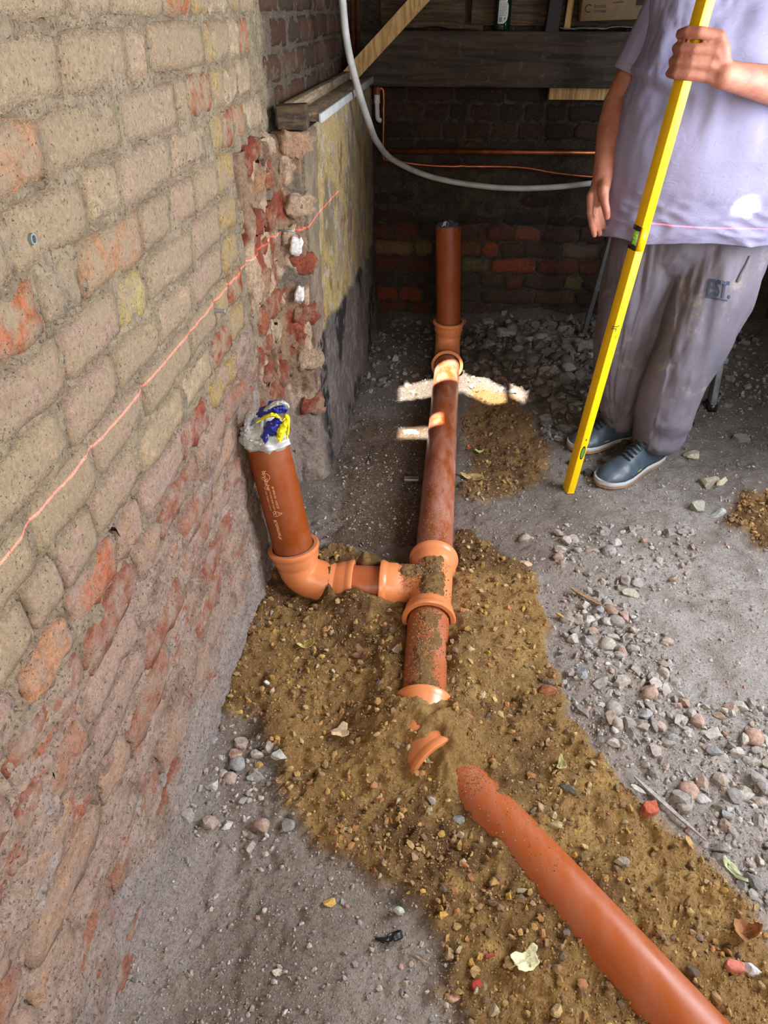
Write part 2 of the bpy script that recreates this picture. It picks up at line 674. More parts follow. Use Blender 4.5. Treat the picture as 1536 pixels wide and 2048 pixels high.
def relief(X, Y):
    X, Y = np.asarray(X, float), np.asarray(Y, float)
    s = sand_mask(X, Y)
    z = .012 * fbm(X, Y, 0, .45, 3, 1) + .010 * fbm(X, Y, 0, .09, 4, 2)
    z = z + .0085 * fbm(X, Y, 0, .024, 3, 3, .6) + .0035 * np.maximum(0, fbm(X, Y, 0, .035, 2, 13))
    lumps = np.abs(fbm(X, Y, 0, .055, 4, 4))
    z = z + s * (.022 * sstep(2.4, 1.4, Y) + .010 * fbm(X, Y, 0, .16, 3, 5) + .020 * (lumps - .2) + .0065 * fbm(X, Y, 0, .013, 2, 6))
    gr = sstep(-.03, .05, poly_sd(X, Y, GRAVEL))
    z = z + gr * (.012 + .006 * fbm(X, Y, 0, .05, 3, 8))
    # heaps
    z = z + G(X, Y, -.282, 1.51, .020, .07, .098) + G(X, Y, -.18, 1.565, .05, .035, .095) + G(X, Y, -.20, 1.43, .07, .030, .058)
    z = z + G(X, Y, -.20, 1.40, .14, .06, .022) + G(X, Y, -.015, 1.045, .12, .070, .066) + G(X, Y, -.004, 1.10, .08, .028, .012) + G(X, Y, .085, 1.22, .045, .15, .040) + G(X, Y, -.09, 1.20, .045, .12, .030)
    z = z + G(X, Y, .09, .975, .08, .05, .046) + G(X, Y, .05, .90, .05, .04, .020) + G(X, Y, .19, .90, .05, .05, .016) + G(X, Y, -.42, 1.35, .10, .18, .02)
    z = z + G(X, Y, -.18, 1.08, .06, .10, -.018) + G(X, Y, -.25, 1.0, .05, .12, -.014)
    z = z + G(X, Y, .14, 1.35, .08, .25, .022) + G(X, Y, .13, 2.72, .10, .10, -.03) + G(X, Y, .16, 2.93, .10, .05, .035)
    z = z + G(X, Y, .30, 2.87, .10, .05, .02) + G(X, Y, 1.25, 2.15, .16, .2, .07)
    z = z + G(X, Y, .20, .80, .10, .10, .008) + G(X, Y, .16, .48, .07, .09, -.025)
    # the ground climbs a little to the foot of the walls
    z = z + .02 * sstep(.09, 0.0, X + .50) + .03 * sstep(.12, 0, 3.75 - Y)
    z = z + sstep(2.9, 3.5, Y) * sstep(.1, .5, X) * .03 * (1 + fbm(X, Y, 0, .2, 3, 9))
    # the long pipe lies on the floor in a shallow channel
    ch = sstep(.075, .045, np.abs(X - .014)) * sstep(1.58, 1.66, Y) * sstep(3.3, 3.2, Y)
    z = z * (1 - ch) + ch * np.minimum(z, .004)
    return z


def hz(x, y):
    return float(relief(np.array([x]), np.array([y]))[0])


def ground():
    xs = np.concatenate([np.arange(-.60, 1.3, .0058), np.arange(1.3, 1.86, .02)])
    ys = np.concatenate([np.arange(-1.6, .28, .04), np.arange(.28, 2.4, .0058), np.arange(2.4, 3.92, .0075)])
    X, Y = np.meshgrid(xs, ys, indexing='ij')
    Z = relief(X, Y)
    s = sand_mask(X, Y)
    n1, n2 = fbm(X, Y, 0, .25, 4, 41), fbm(X, Y, 0, .05, 4, 42)
    sandA, sandB, sandC = [np.array(lin(*c)) for c in ((190, 148, 90), (126, 93, 56), (216, 174, 108))]
    dustA, dustB, dustC = [np.array(lin(*c)) for c in ((190, 177, 167), (156, 141, 130), (218, 210, 204))]
    k = lambda a: np.clip(a, 0, 1)[..., None]
    cs = sandA + (sandB - sandA) * k(.45 + n1 * 2.2)
    cs = cs + (sandC - cs) * k(n2 * 1.6 - .1)
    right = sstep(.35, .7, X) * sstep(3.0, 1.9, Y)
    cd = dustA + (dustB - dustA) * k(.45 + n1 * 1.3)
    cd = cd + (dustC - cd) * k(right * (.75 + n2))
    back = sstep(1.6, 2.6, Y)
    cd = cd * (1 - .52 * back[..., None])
    br = sstep(-.03, .05, poly_sd(X, Y, BROWN) + .06 * n2)
    cd = cd + (np.array(lin(112, 88, 66)) - cd) * k(br * .8)
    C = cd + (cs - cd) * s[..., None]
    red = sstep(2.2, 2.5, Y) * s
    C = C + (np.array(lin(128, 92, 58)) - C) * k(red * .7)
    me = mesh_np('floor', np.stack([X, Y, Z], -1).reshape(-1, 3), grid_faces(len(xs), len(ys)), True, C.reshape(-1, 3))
    t = NT('ground')
    p = t.pos()
    c = t.attr()
    n = t.noise(p, 160, 5, .75)
    c = t.mix(t.ramp(n, .38, .72), c, t.mix(.62, c, lin(150, 130, 112), 'MULTIPLY'))
    g = t.noise(p, 420, 3, .7)
    c = t.mix(t.math('MULTIPLY', t.ramp(g, .60, .72), .55), c, lin(215, 200, 176))
    c = t.mix(t.math('MULTIPLY', t.ramp(t.noise(p, 60, 5, .7), .60, .70), .35), c, lin(86, 72, 60))
    h = t.math('ADD', t.math('ADD', n, t.math('MULTIPLY', g, .6)), t.math('MULTIPLY', t.noise(p, 50, 7, .75), 1.8))
    mat = t.out(c, .95, t.bump(h, .9, .017))
    M['ground'] = mat
    return tag(obj('floor', me, mat), kind='structure')


floor = ground()

# ------------------------------------------------------------------ stones and grit
_ph = (1 + 5 ** .5) / 2
ICO_V = np.array([(-1, _ph, 0), (1, _ph, 0), (-1, -_ph, 0), (1, -_ph, 0), (0, -1, _ph), (0, 1, _ph), (0, -1, -_ph), (0, 1, -_ph),
                  (_ph, 0, -1), (_ph, 0, 1), (-_ph, 0, -1), (-_ph, 0, 1)], float)
ICO_V /= np.linalg.norm(ICO_V[0])
ICO_F = np.array([(0, 11, 5), (0, 5, 1), (0, 1, 7), (0, 7, 10), (0, 10, 11), (1, 5, 9), (5, 11, 4), (11, 10, 2), (10, 7, 6), (7, 1, 8),
                  (3, 9, 4), (3, 4, 2), (3, 2, 6), (3, 6, 8), (3, 8, 9), (4, 9, 5), (2, 4, 11), (6, 2, 10), (8, 6, 7), (9, 8, 1)])


def ico2():
    V, F, cache = [tuple(v) for v in ICO_V], [], {}

    def mid(a, b):
        k = (min(a, b), max(a, b))
        if k not in cache:
            m = (np.array(V[a]) + np.array(V[b])) / 2
            V.append(tuple(m / np.linalg.norm(m)))
            cache[k] = len(V) - 1
        return cache[k]
    for a, b, c in ICO_F:
        x, y, z = mid(a, b), mid(b, c), mid(c, a)
        F += [(a, x, z), (b, y, x), (c, z, y), (x, y, z)]
    return np.array(V), np.array(F)


I2V, I2F = ico2()


def stone_shape(rng, angular=True, V0=None):
    V = (I2V if V0 is None else V0).copy()
    for _ in range(9 if angular else 3):
        n = rng.normal(size=3)
        n /= np.linalg.norm(n)
        d = rng.uniform(.36, .78) if angular else rng.uniform(.75, .95)
        h = V @ n
        V = V - np.outer(np.clip(h - d, 0, None), n)
    V = V * (1 + .05 * rng.normal(size=(len(V), 1)) * (1 if angular else .3))
    return V * np.array([1.0, rng.uniform(.65, .95), rng.uniform(.45, .75)])


def m_stone():
    t = NT('stone')
    p = t.pos()
    c = t.ocol()
    c = t.mix(t.ramp(t.noise(p, 120, 5, .7), .35, .7), c, t.mix(.55, c, lin(120, 110, 100), 'MULTIPLY'))
    c = t.mix(t.math('MULTIPLY', t.ramp(t.noise(p, 60, 5, .6), .46, .64), .6), c, t.attr('Dust'))
    return t.out(c, .8, t.bump(t.noise(p, 260, 4, .7), .5, .005))


def m_stone_v(name='small_stones'):
    t = NT(name)
    p = t.pos()
    c = t.attr()
    c = t.mix(t.ramp(t.noise(p, 120, 5, .7), .35, .7), c, t.mix(.5, c, lin(120, 110, 100), 'MULTIPLY'))
    return t.out(c, .85, t.bump(t.noise(p, 300, 4, .7), .5, .004))


def m_stone_o():
    t = NT('stone_single')
    p = t.pos()
    c = t.ocol()
    c = t.mix(t.ramp(t.noise(p, 110, 5, .7), .35, .7), c, t.mix(.5, c, lin(120, 110, 100), 'MULTIPLY'))
    c = t.mix(t.math('MULTIPLY', t.ramp(t.noise(p, 300, 3, .6), .58, .7), .4), c, lin(190, 176, 150))
    return t.out(c, .8, t.bump(t.noise(p, 240, 5, .7), .6, .005))


M['stone'] = m_stone_o()
M['grit'] = m_stone_v()
PAL_G = [lin(*c) for c in ((176, 170, 164), (150, 146, 142), (190, 184, 172), (128, 126, 126), (166, 152, 136), (140, 146, 152), (196, 190, 186), (112, 108, 106), (170, 132, 112))]
PAL_S = [lin(*c) for c in ((186, 150, 92), (160, 124, 74), (128, 104, 70), (204, 178, 126), (110, 96, 82), (150, 120, 96), (182, 168, 140), (96, 92, 90), (176, 118, 76), (190, 150, 70))]
PAL_D = [lin(*c) for c in ((96, 88, 80), (78, 70, 64), (118, 110, 100), (64, 58, 52), (132, 126, 118))]


def bake(V0, F0, P, S, R, C):
    """one mesh of many distorted copies"""
    n, m = len(P), len(V0[0])
    rng = np.random.RandomState(3)
    pick = rng.randint(0, len(V0), n)
    base = np.array(V0)[pick]
    q = rng.normal(size=(n, 4))
    q /= np.linalg.norm(q, axis=1)[:, None]
    # mostly yaw, some tilt
    q[:, 1:3] *= .35
    q /= np.linalg.norm(q, axis=1)[:, None]
    w, x, y, z = q.T
    Rm = np.stack([1 - 2 * (y * y + z * z), 2 * (x * y - z * w), 2 * (x * z + y * w), 2 * (x * y + z * w), 1 - 2 * (x * x + z * z),
                   2 * (y * z - x * w), 2 * (x * z - y * w), 2 * (y * z + x * w), 1 - 2 * (x * x + y * y)], -1).reshape(n, 3, 3)
    V = np.einsum('nij,nmj->nmi', Rm, base) * S[:, None, None] + P[:, None, :]
    F = (F0[None] + (np.arange(n) * m)[:, None, None]).reshape(-1, 3)
    return V.reshape(-1, 3), F, np.repeat(C, m, axis=0)


PIPE_LINES = []      # filled below for keeping stones off the pipes


def near_pipe(X, Y):
    d = np.full(X.shape, 9.0)
    for (x1, y1), (x2, y2), r in (((.022, 3.25), (.003, 1.35), .075), ((0, 1.5), (-.40, 1.52), .07), ((0, 1.4), (-.004, 1.10), .05),
                                  ((.085, .93), (.50, .47), .05), ((-.004, 1.1), (.05, .97), .05)):
        ex, ey = x2 - x1, y2 - y1
        t = np.clip(((X - x1) * ex + (Y - y1) * ey) / (ex * ex + ey * ey), 0, 1)
        d = np.minimum(d, np.hypot(X - x1 - t * ex, Y - y1 - t * ey) - r)
    return d


def scatter():
    rng = np.random.RandomState(11)
    N = 40000
    X = rng.uniform(-.49, 1.55, N)
    Y = .25 + 3.45 * rng.uniform(0, 1, N) ** 1.25
    s = sand_mask(X, Y)
    gr = np.maximum(sstep(-.02, .05, poly_sd(X, Y, GRAVEL)), .55 * sstep(-.02, .05, poly_sd(X, Y, PATCH)))
    lg = sstep(-.02, .04, poly_sd(X, Y, LGRAV))
    rb = sstep(-.05, .1, poly_sd(X, Y, RUBBLE)) + sstep(2.2, 2.8, Y) * .3
    s3 = sstep(-.02, .04, poly_sd(X, Y, SAND3)) * 1.5
    clump = .5 + .9 * fbm(X, Y, 0, .10, 3, 61)
    dens = .10 + .23 * s + 1.0 * gr * np.clip(clump + .42, 0, 1) + .32 * lg + .35 * rb + s3 * .5 + .10 * clump
    keep = rng.uniform(0, 1, N) < np.clip(dens, 0, 1)
    keep &= near_pipe(X, Y) > 0.004
    keep &= ~((X < -.37) & (Y > 2.08)) & (X > -.485 + .0 * Y)
    X, Y, s, gr, lg, rb = [a[keep] for a in (X, Y, s, gr, lg, rb)]
    n = len(X)
    r = .0028 + .0042 * rng.exponential(1.0, n) ** 1.1 * (1 + .22 * gr + .0 * lg + 1.2 * np.clip(rb, 0, 1))
    r = np.clip(r, .0025, .021 + .018 * np.clip(rb, 0, 1))
    r = np.where((s > .5), np.clip(r, .0025, .0115), r)
    r = np.where((s < .5) & (gr < .3) & (lg < .3) & (rb < .3), np.clip(r * .8, .0022, .0075), r)
    Z = relief(X, Y) + r * .22
    P = np.stack([X, Y, Z], -1)
    px, py, d = np.array([proj(p) for p in P]).T
    vis = (px > -20) & (px < 1556) & (py > 0) & (py < 2068)
    app = np.where(vis, r / d, 0)
    order = np.argsort(-app)
    C = np.empty((n, 3))
    for i in range(n):
        pal = PAL_S if s[i] > .5 else (PAL_D if (rb[i] > .4 and rng.rand() < .7) else PAL_G)
        C[i] = np.array(pal[rng.randint(len(pal))]) * rng.uniform(.8, 1.12)
    dcol = np.where((s > .5)[:, None], np.array(lin(160, 124, 76)), np.array(lin(176, 164, 154)))
    C = C + (dcol - C) * rng.uniform(.15, .7, (n, 1))
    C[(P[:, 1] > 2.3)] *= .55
    shapes = []
    for k in range(16):
        me = bpy.data.meshes.new('stone')
        V = stone_shape(rng, k % 8 != 0)
        me.from_pydata([tuple(v) for v in V], [], [tuple(int(a) for a in f) for f in I2F])
        me.polygons.foreach_set('use_smooth', [k % 8 == 0] * len(I2F))
        me.update()
        me.materials.append(M['stone'])
        shapes.append(me)
    top = order[:292]
    for i in top:
        o = bpy.data.objects.new('stone', shapes[rng.randint(16)])
        col.objects.link(o)
        o.parent = floor
        o.location = P[i]
        o.scale = (r[i] * 1.15,) * 3
        o.rotation_euler = (rng.uniform(-.3, .3), rng.uniform(-.3, .3), rng.uniform(0, 6.28))
        o.color = (*C[i], 1)
    rest = order[292:]
    small = [stone_shape(rng, True, ICO_V) for _ in range(24)]
    V, F, Cv = bake(small, ICO_F, P[rest], r[rest] * 1.1, None, C[rest])
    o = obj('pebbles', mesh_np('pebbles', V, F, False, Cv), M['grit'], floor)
    o['kind'] = 'stuff'
    # fine grit
    N = 125000
    X = rng.uniform(-.49, 1.5, N)
    Y = .25 + 3.0 * rng.uniform(0, 1, N) ** 1.5
    s = sand_mask(X, Y)
    dens = .46 + .50 * s + .5 * sstep(-.02, .05, poly_sd(X, Y, GRAVEL))
    k = (rng.uniform(0, 1, N) < dens) & (near_pipe(X, Y) > -.01) & ~((X < -.37) & (Y > 2.08))
    X, Y, s = X[k], Y[k], s[k]
    n = len(X)
    r = rng.uniform(.0010, .0021, n) * (1 + .9 * (rng.rand(n) > .86))
    P = np.stack([X, Y, relief(X, Y) + r * .3], -1)
    ps, pg = np.array(PAL_S), np.array(PAL_G)
    C = np.where((s > .5)[:, None], ps[rng.randint(0, len(ps), n)], pg[rng.randint(0, len(pg), n)]) * rng.uniform(.75, 1.1, (n, 1))
    dcol = np.where((s > .5)[:, None], np.array(lin(168, 130, 78)), np.array(lin(172, 160, 150)))
    C = C + (dcol - C) * rng.uniform(.3, .9, (n, 1))
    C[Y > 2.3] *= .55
    OV = np.array([(1, 0, 0), (-1, 0, 0), (0, 1, 0), (0, -1, 0), (0, 0, 1), (0, 0, -1)], float)
    OF = np.array([(0, 2, 4), (2, 1, 4), (1, 3, 4), (3, 0, 4), (2, 0, 5), (1, 2, 5), (3, 1, 5), (0, 3, 5)])
    octs = [OV * rng.uniform(.6, 1.2, (6, 1)) for _ in range(12)]
    V, F, Cv = bake(octs, OF, P, r, None, C)
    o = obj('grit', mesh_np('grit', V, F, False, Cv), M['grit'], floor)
    o['kind'] = 'stuff'


scatter()


def grains_on(parent, name, pts_r, n, seed, zfun, pal=PAL_S, rmax=.0026):
    """sand lying on top of a pipe: many grains as one part"""
    rng = np.random.RandomState(seed)
    P, S = [], []
    for _ in range(n):
        q = zfun(rng)
        if q is not None:
            P.append(q)
            S.append(rng.uniform(.0010, rmax))
    P, S = np.array(P), np.array(S)
    ps = np.array(pal)
    C = ps[rng.randint(0, len(ps), len(P))] * rng.uniform(.6, 1.0, (len(P), 1))
    OV = np.array([(1, 0, 0), (-1, 0, 0), (0, 1, 0), (0, -1, 0), (0, 0, 1), (0, 0, -1)], float)
    OF = np.array([(0, 2, 4), (2, 1, 4), (1, 3, 4), (3, 0, 4), (2, 0, 5), (1, 2, 5), (3, 1, 5), (0, 3, 5)])
    octs = [OV * rng.uniform(.7, 1.2, (6, 1)) for _ in range(8)]
    V, F, Cv = bake(octs, OF, P - np.array(parent.location)[None], S, None, C)
    o = obj(name, mesh_np(name, V, F, False, Cv), M['grit'], parent)
    o['kind'] = 'stuff'
    return o


# ------------------------------------------------------------------ bricks
def brick_mesh(w, h, depth, rng, wob=.0028, rnd=.005, nx=9, nz=5, relief_=.003):
    """a worn brick: face in local x (along), z (up), y = -depth .. 0 outwards is -y"""
    us, vs_ = np.linspace(-1, 1, nx), np.linspace(-1, 1, nz)
    ph = rng.uniform(0, 100)
    V, idx = [], {}
    for i, u in enumerate(us):
        for j, v in enumerate(vs_):
            x, z = u * w / 2, v * h / 2
            edge = i in (0, nx - 1) or j in (0, nz - 1)
            corner = i in (0, nx - 1) and j in (0, nz - 1)
            if edge:
                x += wob * float(vnoise(u * 3 + ph, v * 3, 0, 5)) * 1.5
                z += wob * float(vnoise(u * 3 + ph, v * 3 + 9, 0, 6)) * 1.5
            if corner:
                x -= math.copysign(rnd * rng.uniform(.2, .7), u)
                z -= math.copysign(rnd * rng.uniform(.2, .6), v)
            y = -relief_ * float(vnoise(u * 2.2 + ph, v * 1.5, 0, 7)) + (rng.uniform(.003, .006) if edge else 0)
            idx[i, j] = len(V)
            V.append((x, y, z))
    F = [(idx[i, j], idx[i + 1, j], idx[i + 1, j + 1], idx[i, j + 1]) for i in range(nx - 1) for j in range(nz - 1)]
    ring = [(i, 0) for i in range(nx)] + [(nx - 1, j) for j in range(1, nz)] + [(i, nz - 1) for i in range(nx - 2, -1, -1)] + [(0, j) for j in range(nz - 2, 0, -1)]
    o = len(V)
    for (i, j) in ring:
        x, y, z = V[idx[i, j]]
        V.append((x * 1.01, depth, z * 1.01))
    m = len(ring)
    for k in range(m):
        a, b = ring[k], ring[(k + 1) % m]
        F.append((idx[b], idx[a], o + k, o + (k + 1) % m))
    me = bpy.data.meshes.new('brick')
    me.from_pydata(V, [], F)
    me.polygons.foreach_set('use_smooth', [True] * len(F))
    me.update()
    return me


def put_brick(parent, w, h, loc, rotz, color, mat, rng, depth=.05, tilt=0, tip=0, **kw):
    me = brick_mesh(w, h, depth, rng, **kw)
    me.materials.append(mat)
    o = bpy.data.objects.new('brick', me)
    col.objects.link(o)
    o.parent = parent
    o.location = Vector(loc) - parent.location
    o.rotation_euler = (tip, tilt, rotz)
    o.color = (*color, 1)
    return o


TAN = [lin(*c) for c in ((184, 160, 128), (176, 152, 122), (190, 162, 134), (170, 148, 122), (186, 158, 138))]
ORG, YEL, PNK, RED = lin(190, 112, 66), lin(188, 156, 94), lin(182, 150, 132), lin(164, 76, 50)
PALE = lin(206, 182, 150)
Z1, DZ = 1.36, .0808

# left wall: mortar skin with recessed joints
YE = 2.09                                  # where the broken return of the plinth starts


def wall_left_mesh(rects):
    ys = np.concatenate([np.arange(-1.6, .2, .05), np.arange(.2, 2.14, .0048), np.arange(2.14, 3.80, .009)])
    zs = np.concatenate([np.arange(-.15, 1.50, .0048), np.arange(1.5, 2.56, .05)])
    Yg, Zg = np.meshgrid(ys, zs, indexing='ij')
    low = sstep(.72, .45, Zg + .12 * fbm(Yg, Zg, 0, .3, 3, 71))
    x = -.5018 + .0042 * fbm(Yg, Zg, 0, .045, 4, 72) + .003 * fbm(Yg, Zg, 0, .3, 2, 73)
    x = x + .0022 * fbm(Yg, Zg, 0, .014, 2, 77) * (1 - .5 * low)
    dmin = np.full(Yg.shape, .05)
    for (yc, zc, w, h) in rects:
        i0, i1 = np.searchsorted(ys, (yc - w / 2 - .02, yc + w / 2 + .02))
        j0, j1 = np.searchsorted(zs, (zc - h / 2 - .02, zc + h / 2 + .02))
        a, b = Yg[i0:i1, j0:j1] - yc, Zg[i0:i1, j0:j1] - zc
        q = np.maximum(np.abs(a) - w / 2, np.abs(b) - h / 2)
        dmin[i0:i1, j0:j1] = np.minimum(dmin[i0:i1, j0:j1], np.abs(q))
    gm = sstep(-.12, .22, fbm(Yg, Zg, 0, .07, 3, 78))
    x = x - .011 * np.exp(-(dmin / .0045) ** 2) * gm * (1 - .35 * low)
    x = x - .003 * sstep(.05, .25, fbm(Yg, Zg, 0, .02, 2, 79))
    x = x - .05 * np.exp(-((Yg - 1.783 - .012 * fbm(Zg, Zg * 0, 0, .09, 3, 178)) / .007) ** 2) * sstep(.30, .42, Zg) * sstep(1.12, 1.09, Zg)
    band = fbm(Yg * .45, Zg, 0, .07, 4, 74)
    x = x + low * (.0000 + .0080 * band + .009 * fbm(Yg, Zg, 0, .16, 4, 75))
    x = x + .022 * sstep(.34, .05, Zg) * (1 + .6 * fbm(Yg, Zg, 0, .22, 3, 76)) * sstep(2.1, 1.7, Yg)
    x = x + .012 * sstep(.5, .2, Zg) * sstep(1.0, 1.5, Yg) * sstep(1.9, 1.6, Yg)
    V = np.stack([x, Yg, Zg], -1).reshape(-1, 3)
    return mesh_np('wall_left', V, grid_faces(len(ys), len(zs)))


def xwall(y, z):
    return -.5 + .003 * float(fbm(y, z, 0, .3, 2, 73))


wall_left = tag(obj('wall_left', bpy.data.meshes.new('wl'), None), kind='structure')
backing = MB().box((-.60, 1.1, 1.2), (.14, 5.5, 2.8))
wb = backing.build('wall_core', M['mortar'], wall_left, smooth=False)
RECTS = []

# vertical joints of every course (metres along the wall), measured course by course; numbers > 50 mark a colour for the brick
COURSES = {
    0: [(.86, 0), (1.079, 0), (1.214, 0), (1.44, 0), (1.60, 'o'), (1.70, 'y'), (1.842, 'p'), (1.96, 'y'), (2.10, 'p')],
    1: [(.80, 0), (1.021, 0), (1.245, 'oe'), (1.334, 0), (1.647, 0), (1.70, 'y'), (1.828, 't'), (1.919, 'p'), (2.02, 'o'), (2.12, 'p')],
    2: [(.70, 0), (.928, 'po'), (1.178, 0), (1.440, 0), (1.50, 0), (1.66, 'ob'), (1.75, 'y'), (1.87, 'p'), (1.99, 'p'), (2.12, 'p')],
    3: [(.79, 0), (1.006, 0), (1.123, 0), (1.368, 0), (1.611, 0), (1.70, 'y'), (1.80, 'r'), (1.90, 'o'), (2.10, 'p')],
    4: [(.60, 0), (.828, 'or'), (.942, 'm'), (1.178, 'po'), (1.323, 0), (1.46, 'pk'), (1.62, 0), (1.76, 'y')],
    5: [(.64, 0), (.846, 'pk'), (1.035, 'pk'), (1.152, 'yy'), (1.407, 0), (1.60, 'pk'), (1.74, 'y')],
    6: [(.56, 0), (.809, 0), (.979, 'pk'), (1.17, 0), (1.36, 0), (1.585, 'pk'), (1.72, 'y')],
    7: [(.46, 0), (.665, 0), (.858, 0), (1.056, 'pk'), (1.312, 0), (1.493, 0), (1.60, 'y'), (1.72, 'r')],
    8: [(.42, 0), (.61, 0), (.694, 0), (.807, 'pk'), (.985, 'pk'), (1.221, 'pl'), (1.42, 'pl'), (1.58, 'r'), (1.70, 'y')],
    9: [(.36, 0), (.549, 'pk'), (.676, 'po'), (.842, 'or'), (.951, 0), (1.181, 'pk'), (1.36, 'r'), (1.58, 'y'), (1.72, 'pk')],
}


def left_bricks():
    rng = np.random.RandomState(5)
    cmap = {'o': ORG, 'y': YEL, 'p': PALE, 't': TAN[0], 'oe': TAN[1], 'po': lin(196, 142, 104), 'ob': lin(168, 96, 60), 'r': RED,
            'or': lin(196, 112, 72), 'm': lin(150, 136, 116), 'pk': PNK, 'yy': lin(204, 182, 112), 'pl': lin(200, 174, 140)}
    for k in range(-2, 18):
        zc = Z1 + DZ / 2 - k * DZ
        if k in COURSES:
            js = [(j, c) for j, c in COURSES[k]]
            while js[0][0] > -.15:
                js.insert(0, (js[0][0] - rng.uniform(.19, .24), 0))
        else:
            js, y = [], -.25 + rng.uniform(0, .1)
            while y < 2.1:
                js.append((y, 0))
                y += rng.choice([.225, .215, .235, .12], p=[.35, .2, .2, .25])
        for (a, _), (b, c) in zip(js, js[1:]):
            if k >= 5 and b > 1.80 or (b > YE + .03):
                continue
            w = b - a
            low = k >= 9
            gap = rng.uniform(.007, .012)
            hgt = DZ - rng.uniform(.009, .014) - (.003 if low else 0)
            if c:
                colr = cmap[c]
            elif low:
                colr = [lin(172, 118, 92), lin(160, 98, 74), PNK, lin(168, 112, 86), lin(180, 148, 126), lin(158, 94, 70), lin(188, 150, 120)][rng.randint(7)]
            else:
                colr = TAN[rng.randint(5)]
            yc = (a + b) / 2
            if low:
                yc += rng.uniform(-.012, .012)
            zz = zc + (rng.uniform(-.009, .009) if low else rng.uniform(-.002, .002))
            face = xwall(yc, zz) + (rng.uniform(-.004, .006) if low else rng.uniform(.0008, .0045))
            if low:
                face += .012 * float(sstep(.34, .05, zz))
            RECTS.append((yc, zz, w - gap, hgt))
            put_brick(wall_left, w - gap, hgt, (face, yc, zz), math.pi / 2, np.array(colr) * rng.uniform(.93, 1.05),
                      M['brick_low'] if low else M['brick'], rng, tilt=rng.uniform(-.02, .02) * (3 if low else 1),
                      tip=rng.uniform(-.03, .03) * (2 if low else 1), wob=.007 if low else .0030,
                      rnd=.014 if low else .006, relief_=.006 if low else .0030)
    # sooty courses above the ledge
    for k in range(-2, 4):
        zc = Z1 + DZ / 2 - k * DZ
        if zc < 1.13:
            continue
        y = 2.16 + (.11 if k % 2 else 0)
        while y < 3.7:
            w = rng.choice([.22, .11])
            if y + w > 3.74:
                break
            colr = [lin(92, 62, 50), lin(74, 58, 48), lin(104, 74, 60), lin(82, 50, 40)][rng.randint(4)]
            RECTS.append((y + w / 2, zc, w - .013, DZ - .015))
            put_brick(wall_left, w - .013, DZ - .015, (xwall(y, zc) + rng.uniform(-.002, .003), y + w / 2, zc), math.pi / 2,
                      colr, M['brick_dark'], rng)
            y += w


left_bricks()
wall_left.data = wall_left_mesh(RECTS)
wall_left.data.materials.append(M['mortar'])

# plinth standing proud of the wall from y = 2.1 to the corner, its near end hacked off
PLAN = [(-.530, 1.785), (-.497, 1.80), (-.494, 2.02), (-.490, 2.085), (-.455, 2.105), (-.418, 2.115), (-.412, 2.25), (-.400, 2.40), (-.388, 2.64), (-.386, 3.2), (-.384, 3.78)]


